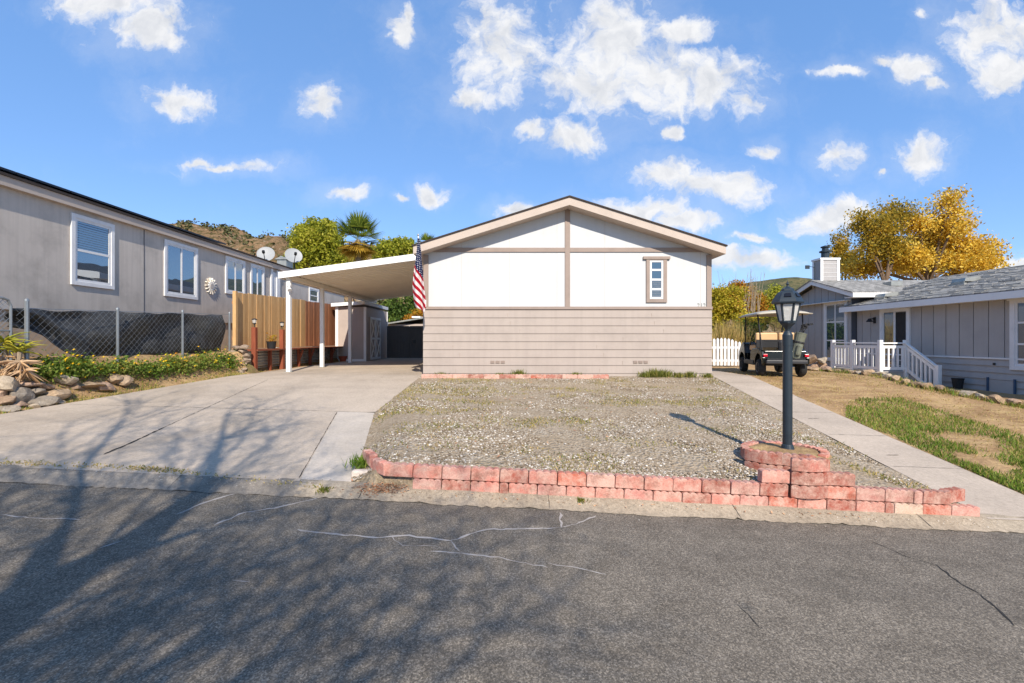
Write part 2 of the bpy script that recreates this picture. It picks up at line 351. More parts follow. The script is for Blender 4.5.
# ------------------------------------------------------------------ mesh builder
ORG = {}
class MB:
    def __init__(s): s.v = []; s.f = []; s.mi = []; s.cur = 0
    def add(s, vs, fs):
        k = len(s.v); s.v.extend(tuple(q) for q in vs)
        for f in fs: s.f.append(tuple(i + k for i in f)); s.mi.append(s.cur)
        return s
    def box(s, x0, x1, y0, y1, z0, z1):
        return s.add([(x0, y0, z0), (x1, y0, z0), (x1, y1, z0), (x0, y1, z0), (x0, y0, z1), (x1, y0, z1), (x1, y1, z1), (x0, y1, z1)],
                     [(0, 3, 2, 1), (4, 5, 6, 7), (0, 1, 5, 4), (1, 2, 6, 5), (2, 3, 7, 6), (3, 0, 4, 7)])
    def fbox(s, fr, u0, u1, v0, v1, d0, d1):
        o, U, Nn = fr
        q = lambda u, v, d: o + U * u + Vector((0, 0, v)) + Nn * d
        return s.add([q(u0, v0, d0), q(u1, v0, d0), q(u1, v0, d1), q(u0, v0, d1), q(u0, v1, d0), q(u1, v1, d0), q(u1, v1, d1), q(u0, v1, d1)],
                     [(0, 3, 2, 1), (4, 5, 6, 7), (0, 1, 5, 4), (1, 2, 6, 5), (2, 3, 7, 6), (3, 0, 4, 7)])
    def beam(s, a, b, w, h, up=(0, 0, 1)):
        a, b = Vector(a), Vector(b); d = (b - a).normalized(); u = Vector(up)
        sd = d.cross(u)
        if sd.length < 1e-4: sd = d.cross(Vector((0, 1, 0)))
        sd.normalize(); u = sd.cross(d).normalized()
        vs = [p + sd * (i * w / 2) + u * (j * h / 2) for p in (a, b) for i, j in ((-1, -1), (1, -1), (1, 1), (-1, 1))]
        return s.add(vs, [(0, 1, 2, 3), (7, 6, 5, 4), (0, 4, 5, 1), (1, 5, 6, 2), (2, 6, 7, 3), (3, 7, 4, 0)])
    def tube(s, pts, r, n=8, cap=True):
        pts = [Vector(p) for p in pts]; m = len(pts)
        rs = list(r) if isinstance(r, (list, tuple)) else [r] * m
        k = len(s.v); ref = Vector((0.31, 0.17, 0.93))
        for i, p in enumerate(pts):
            d = (pts[min(i + 1, m - 1)] - pts[max(i - 1, 0)])
            d = d.normalized() if d.length > 1e-9 else Vector((0, 0, 1))
            a = d.cross(ref)
            if a.length < 0.05: a = d.cross(Vector((1, 0, 0)))
            a.normalize(); b = d.cross(a)
            for j in range(n):
                t = 2 * math.pi * j / n
                s.v.append(tuple(p + (a * math.cos(t) + b * math.sin(t)) * rs[i]))
        for i in range(m - 1):
            for j in range(n):
                s.f.append((k + i * n + j, k + i * n + (j + 1) % n, k + (i + 1) * n + (j + 1) % n, k + (i + 1) * n + j)); s.mi.append(s.cur)
        if cap and n > 2:
            s.f.append(tuple(k + j for j in reversed(range(n)))); s.mi.append(s.cur)
            s.f.append(tuple(k + (m - 1) * n + j for j in range(n))); s.mi.append(s.cur)
        return s
    def prism(s, poly, axis, a, b):
        def q(p, t): return {'x': (t, p[0], p[1]), 'y': (p[0], t, p[1]), 'z': (p[0], p[1], t)}[axis]
        n = len(poly)
        return s.add([q(p, a) for p in poly] + [q(p, b) for p in poly],
                     [tuple(range(n)), tuple(range(2 * n - 1, n - 1, -1))] + [(i, i + n, (i + 1) % n + n, (i + 1) % n) for i in range(n)])
    def lathe(s, prof, c, n=20, ax=None):
        """prof: (radius, height) pairs; axis z through c, or given by a rotation matrix ax"""
        c = Vector(c); k = len(s.v); m = len(prof)
        for r, z in prof:
            for j in range(n):
                t = 2 * math.pi * j / n
                q = Vector((r * math.cos(t), r * math.sin(t), z))
                if ax is not None: q = ax @ q
                s.v.append(tuple(c + q))
        for i in range(m - 1):
            for j in range(n):
                s.f.append((k + i * n + j, k + i * n + (j + 1) % n, k + (i + 1) * n + (j + 1) % n, k + (i + 1) * n + j)); s.mi.append(s.cur)
        s.f.append(tuple(k + j for j in reversed(range(n)))); s.mi.append(s.cur)
        s.f.append(tuple(k + (m - 1) * n + j for j in range(n))); s.mi.append(s.cur)
        return s
    def grid(s, fn, nu, nv):
        k = len(s.v)
        for j in range(nv + 1):
            for i in range(nu + 1): s.v.append(tuple(fn(i / nu, j / nv)))
        for j in range(nv):
            for i in range(nu):
                a = k + j * (nu + 1) + i; s.f.append((a, a + 1, a + nu + 2, a + nu + 1)); s.mi.append(s.cur)
        return s
    def build(s, name, mats, parent=None, origin=None, smooth=False, bevel=0.0, fix=True):
        mats = mats if isinstance(mats, (list, tuple)) else [mats]
        if parent is not None and origin is None: origin = ORG[parent.name]
        if origin is None:
            xs = np.array(s.v); lo, hi = xs.min(0), xs.max(0)
            origin = Vector(((lo[0] + hi[0]) / 2, (lo[1] + hi[1]) / 2, lo[2]))
        origin = Vector(origin)
        me = bpy.data.meshes.new(name)
        me.from_pydata([(a - origin.x, b - origin.y, c - origin.z) for a, b, c in s.v], [], s.f)
        for m in mats: me.materials.append(m)
        if len(mats) > 1: me.polygons.foreach_set('material_index', s.mi)
        if fix and len(s.f) < 60000:
            bm = bmesh.new(); bm.from_mesh(me); bmesh.ops.recalc_face_normals(bm, faces=bm.faces); bm.to_mesh(me); bm.free()
        if smooth: me.polygons.foreach_set('use_smooth', [True] * len(me.polygons))
        me.update()
        o = bpy.data.objects.new(name, me); COL.objects.link(o)
        if parent is not None:
            o.parent = parent; o.location = origin - ORG[parent.name]
        else: o.location = origin
        ORG[o.name] = origin
        if bevel:
            b = o.modifiers.new('bevel', 'BEVEL'); b.width = bevel; b.segments = 2; b.limit_method = 'ANGLE'
        return o

def quads(name, Cn, U, V, mats, parent=None, origin=None, mi=None):
    """many leaf-sized quads from numpy arrays"""
    n = len(Cn)
    if parent is not None and origin is None: origin = ORG[parent.name]
    if origin is None: origin = Vector((float(Cn[:, 0].mean()), float(Cn[:, 1].mean()), float(Cn[:, 2].min())))
    o3 = np.array(origin)
    vs = np.empty((n, 4, 3)); vs[:, 0] = Cn - V; vs[:, 1] = Cn + U * 0.5 - V * 0.1; vs[:, 2] = Cn + V; vs[:, 3] = Cn - U * 0.5 - V * 0.1
    vs -= o3
    me = bpy.data.meshes.new(name)
    me.vertices.add(n * 4); me.vertices.foreach_set('co', vs.ravel())
    me.loops.add(n * 4); me.loops.foreach_set('vertex_index', np.arange(n * 4, dtype=np.int32))
    me.polygons.add(n); me.polygons.foreach_set('loop_start', np.arange(0, n * 4, 4, dtype=np.int32))
    mats = mats if isinstance(mats, (list, tuple)) else [mats]
    for m in mats: me.materials.append(m)
    if mi is not None: me.polygons.foreach_set('material_index', np.array(mi, dtype=np.int32))
    me.update(calc_edges=True); me.validate()
    o = bpy.data.objects.new(name, me); COL.objects.link(o)
    if parent is not None: o.parent = parent; o.location = Vector(origin) - ORG[parent.name]
    else: o.location = Vector(origin)
    ORG[o.name] = Vector(origin)
    return o

def tag(o, label=None, cat=None, group=None, kind=None):
    if label: o['label'] = label
    if cat: o['category'] = cat
    if group: o['group'] = group
    if kind: o['kind'] = kind
    return o
def thing(name, loc, label, cat, group=None, org=None):
    o = bpy.data.objects.new(name, None); COL.objects.link(o); o.location = loc
    o.empty_display_size = 0.2
    ORG[o.name] = Vector(loc) if org is None else Vector(org)
    return tag(o, label, cat, group)
def copy_tree(o, parent=None):
    c = o.copy(); COL.objects.link(c)
    if parent is not None: c.parent = parent
    for ch in list(o.children): copy_tree(ch, c)
    return c
ORD = ['first', 'second', 'third', 'fourth', 'fifth', 'sixth', 'seventh', 'eighth', 'ninth', 'tenth', 'eleventh', 'twelfth', 'thirteenth', 'fourteenth',
       'fifteenth', 'sixteenth', 'seventeenth', 'eighteenth', 'nineteenth', 'twentieth', 'twenty-first', 'twenty-second', 'twenty-third', 'twenty-fourth',
       'twenty-fifth', 'twenty-sixth', 'twenty-seventh', 'twenty-eighth', 'twenty-ninth', 'thirtieth', 'thirty-first', 'thirty-second', 'thirty-third', 'thirty-fourth', 'thirty-fifth', 'thirty-sixth']
SKY_SAT, SKY_VAL, SKY_STR, CLD, SUN_E, EXPO, DENO = 1.02, 1.22, 0.12, 5.7, 4.6, 0.5, True
build_materials()
# ------------------------------------------------------------------ the setting
def patch(name, xl, xr, y0, y1, nu, nv, h, dz, mat, label):
    b = MB()
    def fn(u, v):
        Y = lerp(y0, y1, v); X = lerp(xl(Y), xr(Y), u); return (X, Y, h(X, Y) + dz)
    b.grid(fn, nu, nv)
    return b
def ribbon(b, pts, w, h, dz, jit=0.02, seed=1):
    """a jagged thin strip lying on the surface h"""
    r = random.Random(seed); path = []
    for (x0, y0), (x1, y1) in zip(pts, pts[1:]):
        n = max(2, int(math.hypot(x1 - x0, y1 - y0) / 0.05))
        for i in range(n):
            t = i / n; path.append((lerp(x0, x1, t) + r.uniform(-jit, jit), lerp(y0, y1, t) + r.uniform(-jit, jit)))
    path.append(pts[-1])
    vs = []; fs = []
    for i, (x, y) in enumerate(path):
        a = path[max(0, i - 1)]; c = path[min(len(path) - 1, i + 1)]
        dx, dy = c[0] - a[0], c[1] - a[1]; l = math.hypot(dx, dy) or 1
        ww = w * r.uniform(0.25, 1.0) * 0.5 * (0.3 if i in (0, len(path) - 1) else 1)
        for s in (-1, 1):
            X, Y = x - dy / l * ww * s, y + dx / l * ww * s
            vs.append((X, Y, h(X, Y) + dz))
    for i in range(len(path) - 1): fs.append((2 * i, 2 * i + 1, 2 * i + 3, 2 * i + 2))
    b.add(vs, fs)

def axis_pts(lo, hi, step, far):
    a = list(np.arange(lo, hi + 1e-6, step)); s = step; x = hi; out = []
    while x < far[1]: s *= 1.5; x += s; out.append(x)
    neg = []; s = step; x = lo
    while x > far[0]: s *= 1.5; x -= s; neg.append(x)
    return neg[::-1] + a + out
gx = axis_pts(-15, 17, 0.3, (-1500, 1500)); gy = axis_pts(-4, 26, 0.3, (-60, 2500))
b = MB(); nx = len(gx)
b.v = [(x, y, dirt_h(x, y) - 0.06) for y in gy for x in gx]
b.f = [(j * nx + i, j * nx + i + 1, (j + 1) * nx + i + 1, (j + 1) * nx + i) for j in range(len(gy) - 1) for i in range(nx - 1)]; b.mi = [0] * len(b.f)
tag(b.build('ground', M['ground'], origin=(0, 0, 0), smooth=True, fix=False), kind='structure')

b = patch('road', lambda Y: -60, lambda Y: 60, -6.0, 4.42, 240, 12, lambda X, Y: cross(X), 0.0, None, None)
b.cur = 1
def gp(l): return [tuple(G(x, y)[:2]) for x, y in l]
for k, (l, w) in enumerate([
        ([(296, 530), (330, 534), (372, 538), (410, 536), (452, 541)], 0.035), ([(452, 541), (482, 530), (520, 529), (560, 528)], 0.028), ([(560, 528), (576, 524), (596, 516)], 0.028),
        ([(562, 528), (560, 513)], 0.03), ([(452, 541), (460, 552)], 0.016), ([(430, 552), (468, 554), (500, 558), (548, 568)], 0.022), ([(548, 564), (575, 568), (606, 575)], 0.018),
        ([(178, 514), (205, 503), (238, 491)], 0.04), ([(214, 526), (240, 514), (282, 507), (330, 492)], 0.03), ([(0, 515), (30, 518), (80, 520)], 0.022), ([(100, 548), (122, 541)], 0.02),
        ([(233, 581), (250, 582)], 0.014), ([(390, 535), (402, 546), (440, 547)], 0.01)]):
    ribbon(b, gp(l), w, base_h, 0.003, 0.012, k)
b.cur = 2
for k, (l, w) in enumerate([([(938, 566), (955, 580), (980, 594)], 0.02), ([(980, 594), (996, 608), (1014, 626)], 0.022), ([(868, 540), (905, 556), (938, 566)], 0.008), ([(738, 604), (760, 628)], 0.008)]):
    ribbon(b, gp(l), w, base_h, 0.003, 0.01, 40 + k)
tag(b.build('road', [M['asphalt'], M['crack'], M['crack_dark']], origin=(0, 0, 0), fix=False), kind='structure')

# rolled kerb and gutter, worn edge towards the asphalt
b = MB()
def kerb(u, v):
    X = lerp(-60, 60, u); Y = lerp(4.33, 4.6, v)
    if v == 0: Y += 0.03 * mnoise.noise((X * 1.1, 0.2, 0)) + 0.025 * mnoise.noise((X * 4, 3, 0)) + 0.04 * mnoise.noise((X * 17, 3, 0))
    return (X, Y, base_h(X, Y) + 0.004 + 0.004 * mnoise.noise((X * 3, Y * 3, 0)))
b.grid(kerb, 2400, 6)
b.mi = [2 if b.v[f[0]][0] < -2.05 + .25 * mnoise.noise((b.v[f[0]][1] * 9, 1, 0)) and b.v[f[0]][0] > -9 else 0 for f in b.f]
b.cur = 1
for k in range(-12, 13):
    x = k * 1.83 + 0.4; ribbon(b, [(x, 4.33), (x, 4.6)], 0.007, base_h, 0.0095, 0.002, k + 90)
tag(b.build('kerb', [M['kerb'], M['crack_dark'], M['apron']], origin=(0, 0, 0), smooth=True, fix=False), kind='structure')

b = patch('driveway', lambda Y: drive_l(Y), lambda Y: strip_l(Y) if Y < 7.5 else drive_r(Y), 4.55, 24, 14, 110, base_h, 0.006, None, None)
b.cur = 1
ribbon(b, gp([(104, 455), (132, 443), (166, 427)]), 0.035, base_h, 0.0095, 0.006, 3)
ribbon(b, gp([(166, 427), (222, 401), (268, 380)]), 0.012, base_h, 0.0095, 0.004, 4)
ribbon(b, [(-7.25, 7.5), (-2.3, 7.5)], 0.012, base_h, 0.0095, 0.003, 5)
ribbon(b, [(-7.0, 12.4), (-2.3, 12.4)], 0.012, base_h, 0.0095, 0.003, 6)
ribbon(b, [(-2.12, 4.62), (-2.8, 7.45)], 0.012, base_h, 0.0095, 0.003, 7)
tag(b.build('driveway', [M['drive'], M['crack_dark']], origin=(0, 0, 0), fix=False), kind='structure')
b = patch('', strip_l, drive_r, 4.5, 7.5, 4, 16, base_h, 0.0065, None, None)
tag(b.build('driveway_wing', M['strip'], origin=(0, 0, 0), fix=False), kind='structure')
b = patch('', walk_l, walk_r, 4.5, 15.6, 5, 50, base_h, 0.008, None, None)
b.cur = 1
for k, y in enumerate(np.arange(5.8, 14, 1.25)): ribbon(b, [(walk_l(y) + .02, y), (walk_r(y) - .02, y)], 0.008, base_h, 0.012, 0.001, k)
ribbon(b, [(5.15, 6.2), (5.35, 6.22)], 0.02, base_h, 0.012, 0.006, 77); ribbon(b, [(5.2, 7.9), (5.42, 7.93)], 0.02, base_h, 0.012, 0.006, 78)
tag(b.build('walkway', [M['walk'], M['crack_dark']], origin=(0, 0, 0), fix=False), kind='structure')

def bumpy(h, a, s): return lambda X, Y: h(X, Y) + a * mnoise.noise((X * s, Y * s, 1.7)) + a * 0.5 * mnoise.noise((X * s * 3, Y * s * 3, 4))
gravel_b = bumpy(gravel_h, 0.012, 2.0)
gravel_s = lambda X, Y: base_h(X, Y) - 0.05 if Y < 4.565 else gravel_b(X, Y); dirt_s = bumpy(dirt_h, 0.022, 1.6)
b = patch('', lambda Y: drive_r(Y) - 0.01, lambda Y: walk_l(Y) + 0.01, 4.56, 11.75, 90, 90, gravel_s, 0.0, None, None)
tag(b.build('gravel_yard', M['gravel'], origin=(0, 0, 0), smooth=True, fix=False), kind='structure')
b = patch('', lambda Y: walk_r(Y) - 0.01, lambda Y: 17.0, 4.56, 22, 90, 130, dirt_s, 0.0, None, None)
tag(b.build('dry_yard', M['dirt'], origin=(0, 0, 0), smooth=True, fix=False), kind='structure')
b = patch('', lambda Y: -14.0, lambda Y: drive_l(Y) + 0.02, 4.56, 24, 60, 150, dirt_s, 0.0, None, None)
tag(b.build('side_bank', M['dirt'], origin=(0, 0, 0), smooth=True, fix=False), kind='structure')

# hills
def hill(name, prof, Yr, depth, mat, amp, sc, step, x0, x1):
    b = MB()
    def fn(u, v):
        px = lerp(x0, x1, u); t = v
        Y = Yr - depth + 1.6 * depth * t
        X = (px - CX) / F * Yr
        top = CAMZ + (CY - pw(prof, px)) / F * Yr
        s = t / 0.625
        k = sstep(0, 1, s) if s <= 1 else 1 - 0.5 * (s - 1)
        z = 0.3 + (top - 0.3) * k
        z += amp * k * (mnoise.fractal((X * sc, Y * sc, 0.3), 1.0, 2.0, 5)) 
        return (X, Y, z)
    b.grid(fn, step, step // 3)
    return b.build(name, mat, origin=(0, Yr, 0), smooth=True, fix=False)
hb = hill('rocky_hill', [(60, 250), (150, 236), (195, 229), (215, 228), (240, 230), (256, 238), (266, 242), (282, 239), (296, 239), (330, 246), (380, 247), (420, 262), (460, 300), (500, 338)], 260, 130, M['hill'], 6.0, 0.03, 260, 40, 500)
tag(hb, kind='structure')
tag(hill('far_hill', [(-900, 320), (-200, 300), (100, 290), (380, 300), (600, 300), (700, 292), (735, 285), (760, 281), (790, 280), (812, 283), (835, 292), (900, 302), (1024, 296), (1400, 290), (2000, 310)], 900, 450, M['farhill'], 14.0, 0.006, 300, -900, 2000), kind='structure')
tag(hill('ridge', [(660, 325), (720, 312), (760, 304), (790, 300), (830, 305), (900, 318)], 420, 160, M['hill'], 5.0, 0.02, 150, 640, 930), kind='structure')

# chaparral on the rocky hill: low clumps of leaves
vh = np.array([v.co[:] for v in hb.data.vertices]) + np.array([0, 260, 0])
sel = vh[(vh[:, 1] < 265) & (vh[:, 2] > 8)]
idx = NP.choice(len(sel), 900); cc = np.repeat(sel[idx] + NP.normal(0, .6, (900, 3)), 14, 0)
cc = cc + NP.normal(0, 1, (len(cc), 3)) * np.array([1.1, 1.1, 0.55]); cc[:, 2] += 0.5
u = NP.normal(0, 1, (len(cc), 3)); u /= np.linalg.norm(u, axis=1)[:, None]; w = np.cross(u, NP.normal(0, 1, (len(cc), 3))); w /= np.linalg.norm(w, axis=1)[:, None]
tag(quads('hillside_shrubbery', cc, u * 1.1, w * 0.8, M['bushmat'], origin=(0, 260, 0)), 'dark green shrubs dotted over the rocky brown hill', 'shrubs', kind='stuff')

# ------------------------------------------------------------------ windows
def window(parent, fr, w, h, trim=0.09, tm='vinyl', rows=1, cols=1, sash=0.045, pane='pane', blinds=None, name='window', label=None, head=0.0, proud=0.035):
    """fr: (lower-left corner on the wall, direction along the wall, outward normal); w x h: size inside the trim"""
    m = MB()
    m.fbox(fr, -trim, 0, -trim, h + trim, 0.0, proud); m.fbox(fr, w, w + trim, -trim, h + trim, 0.0, proud)
    m.fbox(fr, 0, w, -trim, 0, 0.0, proud); m.fbox(fr, 0, w, h, h + trim, 0.0, proud)
    if head: m.fbox(fr, -trim - head, w + trim + head, h + trim * .25, h + trim + .003, 0.0, proud + 0.015)
    o = m.build(name, M[tm], parent, bevel=0.004)
    if label: o['label'] = label
    f = MB(); s = sash; pd = proud * 0.62
    f.fbox(fr, 0, s, 0, h, 0.003, pd); f.fbox(fr, w - s, w, 0, h, 0.003, pd); f.fbox(fr, s, w - s, 0, s, 0.003, pd); f.fbox(fr, s, w - s, h - s, h, 0.003, pd)
    for i in range(1, cols): f.fbox(fr, w * i / cols - s / 2, w * i / cols + s / 2, s, h - s, 0.003, pd)
    for j in range(1, rows):
        for i in range(cols):
            a = s if i == 0 else w * i / cols + s / 2; c = w - s if i == cols - 1 else w * (i + 1) / cols - s / 2
            f.fbox(fr, a, c, h * j / rows - s / 2, h * j / rows + s / 2, 0.003, pd * 0.94)
    f.build('frame', M['vinyl'], o)
    p = MB(); p.fbox(fr, s * 0.5, w - s * 0.5, s * 0.5, h - s * 0.5, 0.002, pd * 0.45)
    p.build('pane', M[pane], o)
    if blinds:
        bl = MB(); z = h * blinds[0]; 
        while z < h * blinds[1]:
            bl.fbox(fr, s * 1.1, w - s * 1.1, z, z + 0.018, pd * 0.45 + 0.0005, pd * 0.45 + 0.003); z += 0.05
        bl.build('blind', M['lace' if pane == 'pane_dim' else 'blind'], o)
    return o

# ------------------------------------------------------------------ the white house
FY = 11.6
def zf(py, Y=FY): return CAMZ + (CY - py) / F * Y
XL, XR, XC = -2.14, 5.17, 1.515
Z0, ZS = 0.55, zf(309)
SL = 0.314
ZPK, HW, RY = 5.155, 3.85, 11.2
FT = 0.228
house = thing('mobile_home', (XC, FY, 0.6), 'white gabled mobile home with taupe lap siding below and taupe trim', 'house')
def ztop(x): return ZPK - SL * abs(x - XC)
m = MB()
m.prism([(XL, ZS), (XR, ZS), (XR, ztop(XR) - FT), (XC, ZPK - FT), (XL, ztop(XL) - FT)], 'y', FY, 30)
up = m; up.cur = 1
m = MB()
n = 9; hh = (ZS - 0.02 - Z0) / n
for k in range(n):
    z = Z0 + k * hh
    m.prism([(FY + 0.05, z), (FY + 0.05, z + hh), (FY - 0.014, z + hh), (FY - 0.030, z + 0.010), (FY - 0.030, z)], 'x', XL - 0.02, XR + 0.02)
m.box(XL - 0.012, XR + 0.012, FY + 0.05, 30, Z0, ZS - 0.003)
m.cur = 1; jr = random.Random(4)
for k in range(n):
    z = Z0 + k * hh; x = XL + jr.uniform(.6, 2.6)
    while x < XR - .3:
        m.box(x, x + .005, FY - 0.0315, FY - 0.02, z + .014, z + hh * .55); x += 3.66
m.build('lap_siding', [M['lap'], M['trim_taupe']], house)
for k in range(6):
    x = XL + .95 + k * 1.219
    if abs(x - XC) < .2 or 649 < CX + F * x / FY < 663: continue
    up.box(x, x + .006, FY - 0.0025, FY - 0.0005, ZS + .06, ztop(x) - FT - .02)
up.build('gable_wall', [M['white'], M['fascia']], house)
m = MB(); t = FY - 0.03
m.box(XL - 0.03, XR + 0.03, FY - 0.045, FY - 0.001, ZS - 0.012, ZS + 0.06)
zc = zf(250)
m.box(XL + 0.115, XC - 0.065, FY - 0.028, FY - 0.001, zc - 0.055, zc + 0.055); m.box(XC + 0.065, XR - 0.115, FY - 0.028, FY - 0.001, zc - 0.055, zc + 0.055)
m.box(XC - 0.064, XC + 0.064, t, FY - 0.001, ZS + 0.061, ZPK - FT - .02)
for a, c in ((XL - 0.012, XL + 0.114), (XR - 0.114, XR + 0.012)):
    zt = min(ztop(a), ztop(c)) - FT - .01
    m.box(a, c, t, FY - 0.001, ZS + 0.061, zt)
for x in (XL - 0.013, XR - 0.001): m.box(x, x + 0.014, FY, FY + 0.12, ZS + 0.061, ztop(XL) - 0.36)
m.build('trim_board', M['trim_taupe'], house, bevel=0.003)
m = MB()
m.prism([(XC - HW, ztop(XC - HW) - FT), (XC - HW, ztop(XC - HW) - 0.035), (XC, ZPK - 0.035), (XC + HW, ztop(XC + HW) - 0.035), (XC + HW, ztop(XC + HW) - FT), (XC, ZPK - FT)], 'y', RY, 30.3)
roof = MB()
roof.prism([(XC - HW - .03, ztop(XC - HW - .03) - 0.033), (XC - HW - .03, ztop(XC - HW - .03)), (XC, ZPK), (XC + HW + .03, ztop(XC + HW + .03)), (XC + HW + .03, ztop(XC + HW + .03) - 0.033), (XC, ZPK - 0.033)], 'y', RY - 0.03, 30.35)
ro = roof.build('roof', M['shingle_dark'], house)
m.build('fascia', M['fascia'], ro)
fr = (Vector(((649.5 - CX) / F * FY, FY - 0.001, zf(299))), Vector((1, 0, 0)), Vector((0, -1, 0)))
window(house, fr, 0.345, 0.985, 0.09, 'trim_taupe', 4, 1, 0.05, 'pane_dim', (0.02, 0.46), head=0.08, proud=0.04, label='narrow white window of four stacked lites in taupe trim')
for x0 in (490.5, 633):
    v = MB()
    for k in range(3):
        x = (x0 + 5.2 * k - CX) / F * FY
        z = zf(362); v.box(x, x + 0.1, FY - 0.041, FY - 0.028, z - 0.035, z + 0.035)
        for q in range(3): v.box(x + 0.008, x + 0.092, FY - 0.045, FY - 0.041, z - 0.026 + q * 0.02, z - 0.017 + q * 0.02)
    v.build('foundation_vent', M['trim_taupe'], house)
cu = bpy.data.curves.new('house_number', 'FONT'); cu.body = '212'; cu.size = 0.15; cu.extrude = 0.006; cu.align_x = 'LEFT'
cu.materials.append(M['galv'])
_t = bpy.data.objects.new('digits', cu); COL.objects.link(_t); bpy.context.view_layer.update()
nm = bpy.data.meshes.new_from_object(_t.evaluated_get(bpy.context.evaluated_depsgraph_get())); bpy.data.objects.remove(_t)
o = bpy.data.objects.new('house_number', nm); COL.objects.link(o); o.parent = house
o.location = Vector(((697 - CX) / F * FY, FY - 0.008, zf(307.2))) - ORG['mobile_home']; o.rotation_euler = (math.pi / 2, 0, 0)

# ------------------------------------------------------------------ carport
cp = thing('carport', (-4.4, 16, 0.7), 'cream flat roofed carport on white square posts over the driveway', 'carport')
def cz(x): return lerp(3.50, 4.05, (x + 6.47) / 4.07)
CY0, CY1, CXL, CXR = 12.8, 21.6, -6.47, -2.41
m = MB()
k = 30; poly = []
for i in range(k):   # pan profile along Y with shallow ribs
    pass
m.prism([(CXL + .05, cz(CXL + .05) - 0.05), (CXL + .05, cz(CXL + .05) - 0.005), (CXR, cz(CXR) - 0.005), (CXR, cz(CXR) - 0.05)], 'y', CY0 + .03, CY1 - .03)
y = CY0 + 0.3
while y < CY1 - 0.2:
    m.beam((CXL + 0.06, y, cz(CXL + .06) - 0.06), (CXR, y, cz(CXR) - 0.06), 0.035, 0.022); y += 0.3
m.build('roof_pan', M['cream'], cp)
m = MB()
m.prism([(CXL, cz(CXL) - 0.17), (CXL, cz(CXL) + .01), (CXR + .05, cz(CXR) + .015), (CXR + .05, cz(CXR) - 0.17)], 'y', CY0, CY0 + 0.03)
m.prism([(CXL, cz(CXL) - 0.17), (CXL, cz(CXL) + .01), (CXL + .05, cz(CXL) + .01), (CXL + .05, cz(CXL) - 0.17)], 'y', CY0 + 0.031, CY1)
m.build('fascia', M['whitepaint'], cp, bevel=0.004)
m = MB(); m.box(-6.30, -6.20, CY0 + 0.06, CY1 - 0.1, cz(-6.3) - 0.19, cz(-6.3) - 0.063)
m.build('beam', M['cream'], cp)
for px, Yp in ((290, 12.98), (322, 15.3), (346, 18.0)):
    X = -6.25
    m = MB(); m.box(X - 0.058, X + 0.058, Yp - 0.058, Yp + 0.058, base_h(X, Yp), cz(-6.3) - 0.192)
    q = m.build('post', M['whitepaint'], cp, bevel=0.006)
    m = MB(); m.box(X - 0.1, X + 0.1, Yp - 0.1, Yp + 0.1, base_h(X, Yp), base_h(X, Yp) + 0.02); m.build('base_plate', M['galv'], q)
m = MB(); m.tube([(-6.2, 12.9, 3.2), (-6.2, 12.86, 3.1)], 0.05, 10); m.tube([(-6.2, 12.86, 3.1), (-6.14, 12.8, 3.0)], [0.03, 0.06], 10)
m.build('floodlight', M['whitepaint'], cp)

# shed under the carport
sh = thing('shed', (-6.7, 21, 0.7), 'taupe shed with white corner trim and crossbuck doors beside the driveway', 'shed')
SX0, SX1, SY0, SY1, SZ = -7.36, -6.1, 19.5, 23.0, 3.02
m = MB(); m.box(SX0, SX1, SY0, SY1, 0.66, SZ); m.build('wall', M['taupe_shed'], sh)
for bb in ((SX0 - .03, SX0 + .09, SY0 - .03, SY0 - .002, 0.66, SZ), (SX1 - .08, SX1 + .03, SY0 - .03, SY0 - .002, 0.66, SZ), (SX1 + .002, SX1 + .03, SY1 - .1, SY1, .66, SZ)):
    m = MB(); m.box(*bb); m.build('corner_trim', M['whitepaint'], sh)
m = MB(); m.box(SX0 + .09, SX1 - .08, SY0 - .025, SY0 - .002, 0.66, 0.78); m.build('base_trim', M['whitepaint'], sh)
m = MB(); m.prism([(SX0 - .15, SZ + .0), (SX0 - .15, SZ + .14), (SX1 + .02, SZ + .24), (SX1 + .02, SZ + .10)], 'y', SY0 - .2, SY1 + .1); m.build('roof', M['whitepaint'], sh)
for k in range(2):
    y0 = 20.05 + k * 0.82
    m = MB(); m.box(SX1 + .004, SX1 + .03, y0, y0 + .79, 0.72, 2.62)
    d = m.build('door', M['taupe_shed'], sh)
    m = MB(); x = SX1 + .045
    m.box(SX1 + .031, x, y0, y0 + .09, .72, 2.62); m.box(SX1 + .031, x, y0 + .70, y0 + .79, .72, 2.62)
    m.box(SX1 + .031, x, y0 + .09, y0 + .70, .72, .82); m.box(SX1 + .031, x, y0 + .09, y0 + .70, 2.52, 2.62); m.box(SX1 + .031, x, y0 + .09, y0 + .70, 1.62, 1.71)
    for a, c in ((.82, 1.62), (1.71, 2.52)):
        m.beam((x - .006, y0 + .1, a), (x - .006, y0 + .69, c), .012, .08, (1, 0, 0)); m.beam((x - .010, y0 + .1, c), (x - .010, y0 + .69, a), .012, .08, (1, 0, 0))
    m.build('crossbuck', M['whitepaint'], d)
